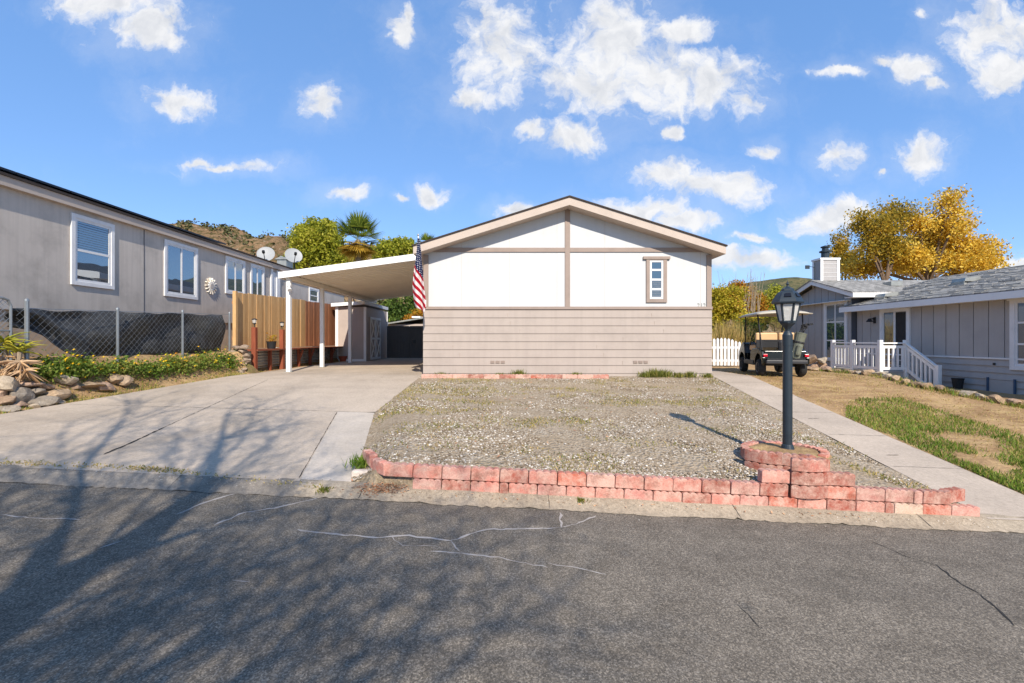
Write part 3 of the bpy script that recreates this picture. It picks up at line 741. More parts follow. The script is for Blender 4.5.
# gate at the end of the carport
gt = thing('driveway_gate', (-4.1, 22.7, 0.68), 'charcoal board gate closing the far end of the carport', 'gate')
x = -6.03; k = 0
for a, c in ((-6.03, -4.93), (-4.89, -2.2)):
    m = MB(); x = a
    while x < c - 0.02:
        m.box(x, min(c, x + .145), 22.7, 22.73, .72, 2.25); x += .15
    g = m.build('gate_leaf', M['gate_dark'], gt)
    m = MB(); m.box(a, c, 22.672, 22.698, 2.2, 2.3); m.box(a, c, 22.672, 22.698, .7, .8); m.box(a, a + .08, 22.672, 22.698, .8, 2.2); m.build('gate_frame', M['gate_dark'], g)
m = MB(); m.box(-4.95, -4.87, 22.735, 22.8, .7, 2.28); m.build('centre_post', M['gate_dark'], gt)
m = MB(); m.box(-4.75, -4.6, 22.64, 22.67, 1.45, 1.6); m.build('latch', M['black_metal'], gt)
bs = thing('garden_shed', (-4.4, 28, 0.7), 'small shed with pale low roof standing beyond the charcoal gate', 'shed')
m = MB(); m.box(-7, -1.5, 27, 31, .7, 2.55); m.build('wall', M['taupe_shed'], bs)
m = MB(); m.prism([(-7.6, 2.45), (-7.6, 2.53), (-4.6, 3.0), (-1, 2.53), (-1, 2.45), (-4.6, 2.92)], 'y', 26.7, 31.3); rr = m.build('roof', M['galv'], bs)
for x in (-5.75, -4.35):
    m = MB(); m.box(x, x + .5, 27.2, 28.2, ztop(0) * 0 + 2.93, 3.02); m.build('skylight', M['whitepaint'], rr)

# ------------------------------------------------------------------ neighbour with the solar panels
nh = thing('neighbour_house', (-11, 14, 1.2), 'long warm grey house with white windows and dark solar roof above the fence', 'house')
WX = -9.0
m = MB(); m.box(-15.5, WX, 4.5, 25, 2.15, 4.5)
for yy in np.arange(4.7, 25, 1.22): pass
m.build('wall', M['grey_wall'], nh)
m = MB()
m.box(WX + .001, WX + .006, 11.24, 11.262, 2.16, 4.34)
m.build('panel_seam', M['groove'], nh)
m = MB(); m.box(-15.3, WX - 0.06, 4.6, 24.9, 0.6, 2.148); m.build('skirting', M['skirt'], nh)
m = MB(); m.box(WX + .002, WX + .11, 4.4, 25.1, 4.33, 4.5); m.build('fascia', M['fascia'], nh)
m = MB(); m.prism([(WX + .14, 4.502), (WX + .14, 4.55), (-12.2, 5.25), (-15.6, 4.55), (-15.6, 4.502)], 'y', 4.35, 25.15); nr = m.build('roof', M['shingle_dark'], nh)
def panel(y0, y1):
    m = MB(); sl = (5.25 - 4.55) / (-12.2 - WX - .14)
    f = lambda x: 4.55 + sl * (x - WX - .14)
    m.prism([(WX + .06, f(WX + .06) + .05), (WX + .06, f(WX + .06) + .09), (-11.9, f(-11.9) + .09), (-11.9, f(-11.9) + .05)], 'y', y0, y1)
    return m.build('solar_panel', M['solar'], nr)
yy = 5.2
while yy < 14: panel(yy, yy + 1.0); yy += 1.03
U = Vector((0, 1, 0)); NX = Vector((1, 0, 0))
def wn(px0, px1): return 4095 / (CX - px0), 4095 / (CX - px1)
for (px0, px1, z0, z1, rows, cols, bl, lb) in ((74, 110, 2.83, 4.14, 2, 1, (0.5, 0.97), 'tall sash window with half drawn blind'), (166, 195, 2.84, 4.16, 1, 2, None, 'two pane sliding window'),
                                             (226.5, 243, 3.17, 4.2, 1, 2, None, 'small two pane window beside the sunburst ornament'), (251.5, 262.5, 2.7, 4.2, 1, 2, None, None), (309.5, 317.5, 3.36, 3.92, 2, 1, None, None)):
    y0, y1 = wn(px0, px1)
    window(nh, (Vector((WX + .001, y0, z0)), U, NX), y1 - y0, z1 - z0, 0.085, 'vinyl', rows, cols, 0.05, 'pane', bl, label=lb)
m = MB(); y0, y1 = wn(270, 279); m.box(WX + .002, WX + .05, y0, y0 + .12, 1.3, 4.3); m.box(WX + .002, WX + .05, y1 - .25, y1, 1.3, 4.3); m.box(WX + .002, WX + .02, y0 + .12, y1 - .25, 1.3, 4.2)
m.build('door', M['vinyl'], nh)
# roof vents far along
m = MB(); m.box(-9.9, -9.5, 19.5, 20.1, 4.75, 5.05); m.prism([(-10, 5.05), (-9.4, 5.05), (-9.7, 5.2)], 'y', 19.45, 20.15); m.build('roof_vent', M['galv'], nr)
# sunburst ornament
so = thing('sunburst_ornament', (WX + .02, 13.75, 3.23), 'round cream sunburst ornament hung on the grey house wall', 'wall ornament')
ax = Matrix.Rotation(math.pi / 2, 3, 'Y')
c = Vector((WX + .02, 13.75, 3.23))
m = MB(); 
for k in range(14):
    t = 2 * math.pi * k / 14; d = Vector((0, math.cos(t), math.sin(t)))
    m.beam(c + d * .13, c + d * .25, .02, .075, (1, 0, 0))
m.build('ray', M['cream'], so)
m = MB(); m.lathe([(.15, 0), (.16, .02), (.13, .04)], c, 20, ax); m.build('ring', M['cream'], so)
m = MB(); m.lathe([(.09, .041), (.08, .05)], c, 20, ax); m.build('face_disc', M['grey_wall'], so)

# satellite dishes on its roof
def dish(px, py, Y, lab, tilt):
    c = P(px, py, Y); t = thing('satellite_dish', (c.x, c.y, c.z - .6), lab, 'satellite dish', 'satellite dishes on the grey house roof')
    ax = Matrix.Rotation(tilt, 3, 'Z') @ Matrix.Rotation(math.radians(68), 3, 'X')
    m = MB(); prof = [(0.001, 0.0)] + [(r, r * r * .45) for r in (.07, .14, .21, .27, .30)] + [(.31, .045), (.30, .035), (.2, .005), (.001, -.02)]
    m.lathe(prof, c, 28, ax); m.build('reflector', M['dish'], t, smooth=True)
    m = MB(); a = c + ax @ Vector((0, .34, .0)); e = c + ax @ Vector((0, .05, .42))
    m.tube([c + ax @ Vector((0, -.3, .05)), c + ax @ Vector((0, -.15, .4))], .014, 6); m.build('feed_arm', M['black'], t)
    m = MB(); m.tube([c + ax @ Vector((0, -.17, .37)), c + ax @ Vector((0, -.13, .46))], .05, 8); m.build('feed_horn', M['black'], t)
    m = MB(); m.tube([c + ax @ Vector((0, 0, -.02)), c + ax @ Vector((0, 0, -.1)), c + Vector((.0, .1, -.45)), c + Vector((-.15, .1, -.75))], .03, 8); m.build('mast', M['black'], t)
dish(266, 254.5, 17.0, 'white satellite dish farther from the carport on grey roof edge', 0.3)
dish(293.5, 256, 17.2, 'white satellite dish beside the carport corner, mast leaning', 0.6)
# ------------------------------------------------------------------ blue-grey house on the other side
rh = thing('lap_house', (14, 13, 0.2), 'blue grey board sided house with shingle roof, sliding door and white railed deck', 'house')
RX = 13.2
NXm = Vector((-1, 0, 0))
ZT = 1.08; ZE = 2.69
m = MB(); m.box(RX + .02, 21, 4, 17.2, -0.2, ZE + .1); m.build('wall', M['groove'], rh)
m = MB(); y = 4.0
while y < 17.19:
    y1 = min(y + .405 - .022, 17.2)
    m.box(RX - .006, RX + .019, y, y1, ZT + .02, ZE + .05); y += .405
m.build('board_siding', M['blue_grey'], rh)
m = MB(); n = 7; hh = (ZT + .2) / n
for k in range(n):
    z = -.2 + k * hh
    m.prism([(RX + .019, z), (RX + .019, z + hh), (RX + .006, z + hh), (RX - .022, z + .015), (RX - .022, z)], 'y', 4, 17.2)
m.build('lap_siding', M['blue_grey'], rh)
m = MB(); m.box(RX - .035, RX + .018, 4, 17.2, ZT - .0, ZT + .045); m.build('ledge_trim', M['vinyl'], rh)
# roof: eave along Y at x=12.85 rising towards +X
m = MB(); pit = .30
er = lambda x: 2.88 + pit * (x - 12.8)
m.prism([(12.8, er(12.8) - .03), (12.8, er(12.8)), (16.6, er(16.6)), (20.6, er(12.8)), (20.6, er(12.8) - .03), (16.6, er(16.6) - .03)], 'y', 3.6, 17.6)
rr = m.build('roof', M['shingle'], rh, origin=(0, 0, 0))
# tabs standing proud on the near slope, row by row
m = MB(); x = 12.8; row = 0
rg = random.Random(5)
while x < 16.5:
    y = 3.6 - rg.random() * .3
    while y < 17.6:
        wd = rg.choice((.22, .3, .38)); y1 = min(y + wd - .02, 17.59); y0 = max(y, 3.61)
        if y1 - y0 > .04 and rg.random() < .62:
            t = rg.uniform(.010, .022)
            m.prism([(x, er(x) + .001), (x, er(x) + t), (x + .16, er(x + .16) + .003), (x + .16, er(x + .16) + .001)], 'y', y0, y1)
        y += wd
    x += .17
m.build('shingle_tab', M['shingle'], rr, fix=False)
m = MB(); m.box(12.8, 12.84, 3.6, 17.6, 2.66, 2.848); m.box(12.841, RX + .02, 3.6, 17.58, 2.67, 2.7); m.build('fascia', M['whitepaint'], rr)
for (px, py, Yv) in ((886, 293, 16.4), (965, 280, 14.6)):
    c = P(px, py, Yv); x = c.x; zz = er(x)
    m = MB(); m.box(x - .25, x + .25, Yv - .22, Yv + .22, zz - .12, zz + .02); m.prism([(x - .24, zz - .02), (x - .2, zz + .13), (x + .26, zz + .19), (x + .26, zz - .05)], 'y', Yv - .22, Yv + .22)
    m.build('roof_vent', M['galv'], rr)
def yR(px): return 6006 / (px - CX)
UY = Vector((0, 1, 0))
# sliding door (frame px 881..911)
y0, y1 = yR(911), yR(881)
fr = (Vector((RX - .006, y0 + .1, 0.6)), UY, NXm)
w = y1 - y0 - .2; h = 1.96
dm = MB(); dm.fbox(fr, -.1, 0, 0, h + .1, 0, .05); dm.fbox(fr, w, w + .1, 0, h + .1, 0, .05); dm.fbox(fr, 0, w, h, h + .1, 0, .05); dm.fbox(fr, -.14, w + .14, h + .101, h + .15, 0, .08)
d = dm.build('sliding_door', M['vinyl'], rh)
dm = MB(); dm.fbox(fr, 0, .05, 0.02, h, .002, .03); dm.fbox(fr, w - .05, w, 0.02, h, .002, .03); dm.fbox(fr, w / 2 - .035, w / 2 + .035, 0.02, h, .002, .034); dm.build('frame', M['vinyl'], d)
dm = MB(); dm.fbox(fr, w / 2 + .035, w - .05, .05, h - .03, .001, .012); dm.build('pane', M['pane'], d)
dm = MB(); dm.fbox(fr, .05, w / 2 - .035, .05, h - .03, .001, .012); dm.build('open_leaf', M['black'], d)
# big window at the frame edge
fr = (Vector((RX - .006, 10.3, 0.94)), UY, NXm)
window(rh, fr, yR(1016.5) - 10.3, 1.66, .12, 'vinyl', 3, 2, .05, 'pane', head=.05, proud=.05)
# wall lamp
m = MB(); m.box(RX - .03, RX - .007, yR(875) - .05, yR(875) + .05, 2.2, 2.42); m.tube([(RX - .03, yR(875), 2.36), (RX - .2, yR(875), 2.36)], .02, 6); m.lathe([(.03, .02), (.1, -.08), (.1, -.1)], (RX - .2, yR(875), 2.35), 12)
m.build('wall_light', M['black'], rh)
m = MB(); m.box(RX - .035, RX - .02, 12.3, 12.36, .92, .98); m.build('outlet', M['black'], rh)
m = MB()
y0, y1 = yR(1016), yR(990)
m.box(RX - .03, RX - .022, y0, y1, .05, .52); fd = m.build('crawl_hatch', M['blue_grey'], rh)
hb_ = paint('hatch_blue', C(52, 78, 104), .5)
for yy in (y0 - .03, y1): m = MB(); m.box(RX - .06, RX - .03, yy, yy + .04, .05, .58); m.build('hatch_post', hb_, fd)

# wing with the gable and chimney
wg = thing('gable_house', (16, 18.8, 0.4), 'farther blue grey gabled house with tall grid window and boxed chimney', 'house')
WXr = 13.0; WY0, WY1, WYP, WZP = 17.25, 20.4, 19.07, 4.11
wt = lambda y: WZP - .315 * abs(y - WYP)
m = MB(); m.prism([(WY0, 0.0), (WY0, wt(WY0) - .2), (WYP, WZP - .2), (WY1 + .6, wt(WY1 + .6) - .2), (WY1 + .6, 0.0)], 'x', WXr + .02, 24); m.build('wall', M['groove'], wg)
m = MB(); y = WY0
while y < WY1 + .58:
    y1 = min(y + .383, WY1 + .6); a = wt(y) - .21; c = wt(y1) - .21
    if y < WYP < y1:
        m.prism([(y, .2), (y, a), (WYP, WZP - .21), (y1, c), (y1, .2)], 'x', WXr - .006, WXr + .019)
    else: m.prism([(y, .2), (y, a), (y1, c), (y1, .2)], 'x', WXr - .006, WXr + .019)
    y += .405
m.build('board_siding', M['blue_grey'], wg)
m = MB(); y0, y1 = 16.75, WYP * 2 - 16.75
m.prism([(y0, wt(y0) - .2), (y0, wt(y0) - .03), (WYP, WZP - .03), (y1, wt(y1) - .03), (y1, wt(y1) - .2), (WYP, WZP - .2)], 'x', 12.7, 12.74)
m.box(12.745, 24, 16.75, 16.79, wt(y0) - .2, wt(y0) - .032)
fa = MB(); fa.prism([(y0, wt(y0) - .03), (y0, wt(y0)), (WYP, WZP), (y1, wt(y1)), (y1, wt(y1) - .03), (WYP, WZP - .03)], 'x', 12.66, 24.2)
rr = fa.build('roof', M['shingle'], wg, origin=(0, 0, 0)); m.build('fascia', M['whitepaint'], rr)
m = MB(); m.box(12.75, 24, 16.8, 17.24, wt(y0) - .2, wt(y0) - .17); m.box(12.75, WXr - .01, 17.24, 21.3, 3.1, 3.12); m.build('soffit', M['whitepaint'], rr)
xv = P(892, 284, 18).x
m = MB(); m.box(xv - .2, xv + .25, 17.8, 18.2, wt(18) - .05, wt(18) + .12); m.build('roof_vent', M['galv'], rr)
fr = (Vector((WXr - .006, 17.5, 0.85)), UY, NXm)
window(wg, fr, 1.08, 2.2, .09, 'vinyl', 3, 2, .05, 'pane', proud=.05)
cx0, cx1, cy0, cy1 = 13.06, 13.82, 19.0, 19.5
m = MB(); m.box(cx0, cx1, cy0, cy1, 3.7, 4.95); ch = m.build('chimney', M['blue_grey'], wg)
m = MB()
for bb in ((cx0 - .02, cx0 + .09, cy0 - .02, cy0 - .001), (cx1 - .09, cx1 + .02, cy0 - .02, cy0 - .001), (cx0 - .02, cx0 - .001, cy1 - .09, cy1)):
    q = MB(); q.box(*bb, 3.8, 4.95); q.build('corner_trim', M['whitepaint'], ch)
q = MB(); q.box(cx0 - .04, cx1 + .04, cy0 - .04, cy1 + .04, 4.951, 5.03); q.build('cap_board', M['whitepaint'], ch)
for k in range(5): m.box(cx0 + .09, cx1 - .09, cy0 - .012, cy0 - .001, 4.05 + k * .18, 4.06 + k * .18)
m.build('louver_groove', M['whitepaint'], ch)
m = MB(); m.lathe([(.15, 5.03), (.15, 5.3), (.22, 5.31), (.22, 5.36), (.12, 5.4), (.12, 5.5), (.17, 5.51), (.17, 5.55), (.02, 5.6)], (13.42, 19.25, 0), 14); m.build('flue_cap', M['black_metal'], ch)
m = MB(); m.tube([(12.95, 19.2, 4.1), (12.95, 19.2, 4.85)], .015, 6); m.tube([(12.65, 19.2, 4.72), (12.95, 19.2, 4.66)], .012, 6); m.box(12.55, 12.72, 19.18, 19.22, 4.6, 4.75); m.build('aerial', M['black_metal'], ch)

# deck with white rails
dk = thing('deck', (12.5, 15.5, .25), 'small white railed deck with stair rail before the sliding door', 'deck')
DX, DX1, DY0, DY1, DZ = 11.9, 12.72, 14.55, 16.66, .60
m = MB(); y = DY0
while y < DY1: m.box(DX, RX - .04, y, min(y + .135, DY1), DZ - .04, DZ); y += .14
m.build('floor', M['blue_grey'], dk)
m = MB(); m.box(DX + .02, DX + .05, DY0, DY1, .2, DZ - .042); m.box(DX + .05, RX - .04, DY0 + .02, DY0 + .05, .2, DZ - .042); m.build('skirt_board', M['blue_grey'], dk)
def rail(a, b, post_b=True, nb=8, gap=.08):
    a, b = Vector(a), Vector(b); up = Vector((0, 0, 1)); d = (b - a)
    m = MB(); m.beam(a + up * .90, b + up * .90, .09, .045); m.build('top_rail', M['whitepaint'], dk, bevel=.004)
    m = MB(); m.beam(a + up * .78, b + up * .78, .04, .09); m.build('mid_rail', M['whitepaint'], dk)
    m = MB(); m.beam(a + up * .09, b + up * .09, .04, .09); m.build('bottom_rail', M['whitepaint'], dk)
    for k in range(nb):
        p = a + d * ((k + .75) / (nb + .5)); m = MB(); m.beam(p + up * .13, p + up * .74, .045, .05, (d.x, d.y, 0)); m.build('baluster', M['whitepaint'], dk)
def post(p, h, z0): m = MB(); m.box(p[0] - .055, p[0] + .055, p[1] - .055, p[1] + .055, z0, h); m.build('post', M['whitepaint'], dk, bevel=.006)
A, B, Cc, Dd = (DX, DY1, DZ), (DX, DY0, DZ), (DX1, DY0, DZ), (12.72, 13.45, -.12)
mid = (DX, (DY0 + DY1) / 2 + .1, DZ)
rail(A, mid, nb=6); rail(mid, B, nb=6); rail(B, Cc, nb=5); rail(Cc, Dd, nb=7)
for p in (A, mid, B, Cc): post(p, DZ + 1.0, .15)
post(Dd, .86, .1)
for k in range(4):
    m = MB(); y = DY0 - .27 * (k + 1); m.box(DX1 + .03, RX - .04, y, y + .27, .1, DZ - .13 * (k + 1)); m.build('step', M['blue_grey'], dk)
# things by the deck
m = MB(); m.lathe([(.10, 0), (.14, .28), (.15, .3), (.12, .3)], (12.95, 13.1, .2), 14); tag(m.build('flower_pot', M['black']), 'dark pot at the foot of the deck stairs', 'pot')

# picket gate past the house corner
pg = thing('picket_gate', (7.5, 15.7, .68), 'white arched picket gate between the white house and the golf cart', 'gate')
x = 6.7; k = 0
while x < 8.15:
    t = (x - 7.0) / 1.1; top = 1.58 + .1 * math.sin(clip((t + .25) * 1.0) * math.pi * .9) - .12 * clip((t - .6) * 2)
    m = MB(); m.prism([(x, .72), (x + .085, .72), (x + .085, top - .05), (x + .0425, top), (x, top - .05)], 'y', 15.7, 15.722); m.build('picket', M['vinyl'], pg); x += .125
for z in (.85, 1.3): m = MB(); m.box(6.65, 8.16, 15.723, 15.75, z, z + .08); m.build('rail', M['vinyl'], pg)

# ------------------------------------------------------------------ flag on its pole
tip = P(418.2, 236, 10.75); foot = Vector((XL + .02, FY - .05, zf(304)))
fp = thing('flag_pole', foot, 'thin white flag pole angled up from the corner of the white house', 'flag pole')
m = MB(); m.tube([foot, tip], .012, 8); m.build('pole', M['vinyl'], fp, smooth=True)
m = MB(); m.lathe([(.001, -.03), (.025, -.015), (.028, 0), (.02, .02), (.001, .03)], tip + Vector((0, 0, .025)), 12); m.build('finial', M['galv'], fp)
m = MB(); m.box(foot.x - .05, foot.x + .04, foot.y + .005, foot.y + .03, foot.z - .1, foot.z + .1); m.tube([foot + Vector((0, .02, -.02)), foot + (tip - foot) * .06], .022, 8); m.build('bracket', M['whitepaint'], fp)
n = N('flag_cloth')
rowsL = [(238, 417.6), (250, 416.6), (262, 415), (270, 413.6), (285, 412), (292, 412.6), (300, 413.2), (308, 415.5), (313, 418)]
rowsR = [(238, 419.2), (250, 421), (262, 422), (270, 423), (285, 424), (292, 425.0), (300, 426), (308, 425.8), (313, 424.5)]
m = MB(); uvs = []
def flagpt(u, v):
    py = lerp(238, lerp(307, 313, u), v)
    a, c = pw(rowsL, py), pw(rowsR, py)
    px = lerp(a, c, u); 
    Y = lerp(10.78, 11.15, v) - .05
    wv = math.sin(u * 9.5 + v * 2.0) * .045 * (0.35 + v) 
    return P(px, py, Y) + Vector((0.012 * math.cos(u * 9.5 + v * 2) * v, wv, 0))
m.grid(flagpt, 36, 60)
fl = m.build('flag', [], origin=P(418, 275, 10.9), smooth=True)
me = fl.data; me.materials.clear(); at = me.attributes.new('cloth_uv', 'FLOAT2', 'POINT')
vals = []
for j in range(61):
    for i in range(37): vals += [i / 36, j / 60]
at.data.foreach_set('vector', vals)
aa = n.n('ShaderNodeAttribute'); aa.attribute_name = 'cloth_uv'
sx = n.n('ShaderNodeSeparateXYZ'); n.l(aa.outputs['Vector'], sx.inputs[0])
uu, vv = sx.outputs[0], sx.outputs[1]
sa = n.math('SUBTRACT', n.math('MULTIPLY', vv, 1.0), n.math('MULTIPLY', uu, .16))     # along the hoist
st = n.math('FRACT', n.math('MULTIPLY', sa, 8.2))
col = n.ramp(st, [(0.0, C(178, 24, 44)), (0.5, C(236, 228, 226))], 'CONSTANT')
can = n.math('LESS_THAN', sa, .385)
cmb = n.n('ShaderNodeCombineXYZ'); n.l(n.math('MULTIPLY', uu, 5.0), cmb.inputs[0]); n.l(n.math('MULTIPLY', vv, 34.0), cmb.inputs[1])
vo = n.n('ShaderNodeTexVoronoi'); vo.inputs['Scale'].default_value = 1.0; vo.inputs['Randomness'].default_value = .25; n.l(cmb.outputs[0], vo.inputs['Vector'])
blue = n.mix(n.math('LESS_THAN', vo.outputs['Distance'], .27), C(34, 44, 84), C(226, 226, 232))
col = n.mix(can, col, blue)
tr = n.n('ShaderNodeBsdfTranslucent'); n.l(col, tr.inputs[0]); mx = n.n('ShaderNodeMixShader'); mx.inputs[0].default_value = .25
n.l(n.bsdf(col, .75, None, 0, .1), mx.inputs[1]); n.l(tr.outputs[0], mx.inputs[2])
me.materials.append(n.done(mx.outputs[0]))
sm = fl.modifiers.new('thick', 'SOLIDIFY'); sm.thickness = .004
tag(fl, 'red white and blue stars and stripes flag hanging beside the carport', 'flag')

# ------------------------------------------------------------------ street lamp in its ring of blocks
LX, LY = 3.225, 5.25; LZ = 0.33
lp = thing('lamp_post', (LX, LY, LZ), 'dark blue grey post lantern standing in the ring of salmon blocks', 'lamp post')
s = LY / F
def lz(py): return CAMZ + (CY - py) * s
m = MB(); m.lathe([(.095, LZ - .05), (.095, LZ + .012), (.07, LZ + .02), (.06, LZ + .06), (.052, LZ + .07)], (LX, LY, 0), 20); m.build('base_flange', M['black_metal'], lp)
m = MB(); m.lathe([(.050, LZ - .2), (.050, lz(345)), (.046, lz(344.5))], (LX, LY, 0), 24); m.build('pole', M['black_metal'], lp, smooth=False)
m = MB(); m.lathe([(.053, lz(345.6)), (.053, lz(335)), (.042, lz(333)), (.028, lz(331))], (LX, LY, 0), 24)
m.lathe([(.026, lz(331)), (.03, lz(329)), (.05, lz(326.5)), (.082, lz(324)), (.09, lz(323)), (.09, lz(321.8))], (LX, LY, 0), 6); m.build('collar', M['black_metal'], lp)
# lantern: hexagonal cage widening upward
def hexp(r, z, off=math.pi / 6): return [Vector((LX + r * math.cos(off + k * math.pi / 3), LY + r * math.sin(off + k * math.pi / 3), z)) for k in range(6)]
b0, t0 = hexp(.085, lz(321.5)), hexp(.125, lz(303.5))
m = MB()
for k in range(6):
    m.beam(b0[k], t0[k], .016, .016); m.beam(b0[k], b0[(k + 1) % 6], .016, .016); m.beam(t0[k], t0[(k + 1) % 6], .018, .018)
m.build('cage', M['black_metal'], lp)
b1, t1 = hexp(.079, lz(321.2)), hexp(.119, lz(304))
for k in range(6):
    m = MB(); q = (k + 1) % 6; nn = ((b1[k] + b1[q]) / 2 - Vector((LX, LY, lz(321)))).normalized() * .003
    ks = .1
    a, c, d, e = b1[k].lerp(b1[q], ks), b1[q].lerp(b1[k], ks), t1[q].lerp(t1[k], ks), t1[k].lerp(t1[q], ks)
    m.add([a, c, d, e, a + nn, c + nn, d + nn, e + nn], [(0, 1, 2, 3), (7, 6, 5, 4), (0, 4, 5, 1), (1, 5, 6, 2), (2, 6, 7, 3), (3, 7, 4, 0)]); m.build('lantern_pane', M['frost'], lp)
rf = MB()
pr = [(.158, 303.6), (.163, 302.2), (.152, 299.8), (.122, 295.5), (.10, 292.8), (.088, 291.8), (.068, 291), (.062, 289), (.035, 287.6), (.016, 286.6)]
k0 = len(rf.v)
for r_, py in pr: rf.v += [tuple(q) for q in hexp(r_, lz(py))]
for i in range(len(pr) - 1):
    for k in range(6): rf.f.append((i * 6 + k, i * 6 + (k + 1) % 6, (i + 1) * 6 + (k + 1) % 6, (i + 1) * 6 + k)); rf.mi.append(0)
rf.f.append(tuple(range(6))); rf.mi.append(0); rf.f.append(tuple((len(pr) - 1) * 6 + k for k in range(6))); rf.mi.append(0)
lr = rf.build('lantern_roof', M['black_metal'], lp)
m = MB(); m.lathe([(.016, lz(286.8)), (.010, lz(285.5)), (.018, lz(284.2)), (.008, lz(282.5)), (.002, lz(280.5))], (LX, LY, 0), 10); m.build('finial', M['black_metal'], lr)
# small solar cell on the roof
n0 = hexp(.138, lz(298)); n1 = hexp(.112, lz(294.4))
m = MB()
for k in (3, 4):
    a, c, d, e = n0[k].lerp(n0[(k + 1) % 6], .25), n0[(k + 1) % 6].lerp(n0[k], .25), n1[(k + 1) % 6].lerp(n1[k], .25), n1[k].lerp(n1[(k + 1) % 6], .25)
    o_ = ((a + c) / 2 - Vector((LX, LY, a.z - .1))).normalized() * .012
    m.add([a, c, d, e, a + o_, c + o_, d + o_, e + o_], [(0, 1, 2, 3), (7, 6, 5, 4), (0, 4, 5, 1), (1, 5, 6, 2), (2, 6, 7, 3), (3, 7, 4, 0)])
m.build('solar_cell', M['solar'], lr)

# ------------------------------------------------------------------ scalloped edging blocks
def block_mesh(name, Ln, H, D, bend=0.0, mat='block', bumps=4):
    """a block along x (centred), face towards -y, base at z=0, scalloped top; bend = arc angle"""
    nu = bumps * 6; m = MB()
    def pos(u, d, z):
        x = (u - .5) * Ln
        if abs(bend) < 1e-6: return (x, d, z)
        Rr = Ln / bend; a = (u - .5) * bend
        rad = Rr - d
        return (rad * math.sin(a), Rr - rad * math.cos(a), z)
    def top(u):
        f = (u * bumps) % 1.0
        return H - .016 * (1 - math.sin(math.pi * f) ** .6) if 0 < f < 1 else H - .016
    vs = []; 
    for i in range(nu + 1):
        u = i / nu; u = clip(u, .0, 1)
        for d, z in ((0, 0), (0, top(u)), (D, top(u)), (D, 0)): vs.append(pos(u, d, z))
    fs = []
    for i in range(nu):
        for j in range(4): fs.append((4 * i + j, 4 * i + (j + 1) % 4, 4 * i + 4 + (j + 1) % 4, 4 * i + 4 + j))
    fs += [(0, 1, 2, 3), (4 * nu + 3, 4 * nu + 2, 4 * nu + 1, 4 * nu)]
    m.add(vs, fs); o = m.build(name, M[mat], origin=(0, 0, 0), bevel=.006)
    return o
protos = {'s': block_mesh('edging_block', .282, .128, .085), 'h': block_mesh('edging_block', .085, .128, .085, bumps=1), 'c': block_mesh('edging_block', .40, .128, .085, math.radians(52), bumps=5)}
used = set()
TONES = [('pale pink', C(214, 164, 148)), ('salmon pink', C(204, 128, 112)), ('brick red', C(166, 88, 72)), ('orange red', C(198, 100, 76)), ('rose pink', C(198, 134, 122)), ('sandy pale', C(210, 182, 156))]
rb = random.Random(21)
def put_block(kind, x, y, z, rz, ry, label, group, tone=None):
    o = protos[kind]
    if kind in used: o = o.copy(); COL.objects.link(o)
    used.add(kind)
    tn, c = TONES[tone] if tone is not None else TONES[rb.choice((0, 1, 1, 2, 3, 4, 4))]
    k = rb.uniform(.88, 1.08); o.color = (c[0] * k, c[1] * k, c[2] * k, 1)
    o.location = (x, y, z); o.rotation_euler = (0, ry, rz)
    tag(o, label.format(t=tn), 'edging block', group); ORG[o.name] = Vector(o.location); return o
GW = 'scalloped blocks of the street wall'
YW = 4.53
zb = lambda x: base_h(x, YW + .02) + .004 - 0.035
x = -.956; i = 0; pit_ = .2885
lower = []
while x < 4.5:
    kind = 'h' if i in (3, 17) else 's'
    wd = .09 if kind == 'h' else pit_
    xc = x + wd / 2
    put_block(kind, xc, YW + rb.uniform(-.008, .008), zb(xc), rb.uniform(-.015, .015), .052, '{t} scalloped edging block, %s from the driveway in the lower course' % ORD[i], GW, 5 if i == 18 else None)
    x += wd; i += 1
xe = x
x = -1.24; i = 0
while x < 2.70:
    xc = x + pit_ / 2
    put_block('s', xc, YW + .012 + rb.uniform(-.008, .008), zb(xc) + .131, rb.uniform(-.02, .02), .052, '{t} scalloped edging block, %s from the driveway in the upper course' % ORD[i], GW, 3 if i == 6 else None)
    x += pit_; i += 1
xs = x
put_block('s', xs - pit_ / 2 + .02, YW + .015, zb(xs - .1) + .262, .02, .045, '{t} scalloped block with white stain, alone on top against the ring', GW, 1)
x = 3.10; i = 0
X0s = P(828, 0, YW).x
x = X0s
seq = ['s', 's', 's', 'h', 's']
for i, kind in enumerate(seq):
    wd = .09 if kind == 'h' else pit_
    put_block(kind, x + wd / 2, YW + .012, zb(x + .14) + .131, rb.uniform(-.02, .02), .052, '{t} scalloped edging block, %s beyond the lamp ring in the upper course' % ORD[i], GW)
    x += wd
put_block('s', X0s + pit_ / 2, YW + .02, zb(X0s + .1) + .262, -.01, .052, '{t} scalloped block topping the stack just past the rounded front blocks', GW, 2)
put_block('s', x + .1, YW + .06, zb(x) + .14, .35, .03, '{t} scalloped end block turned askew beside the walkway', GW, 2)
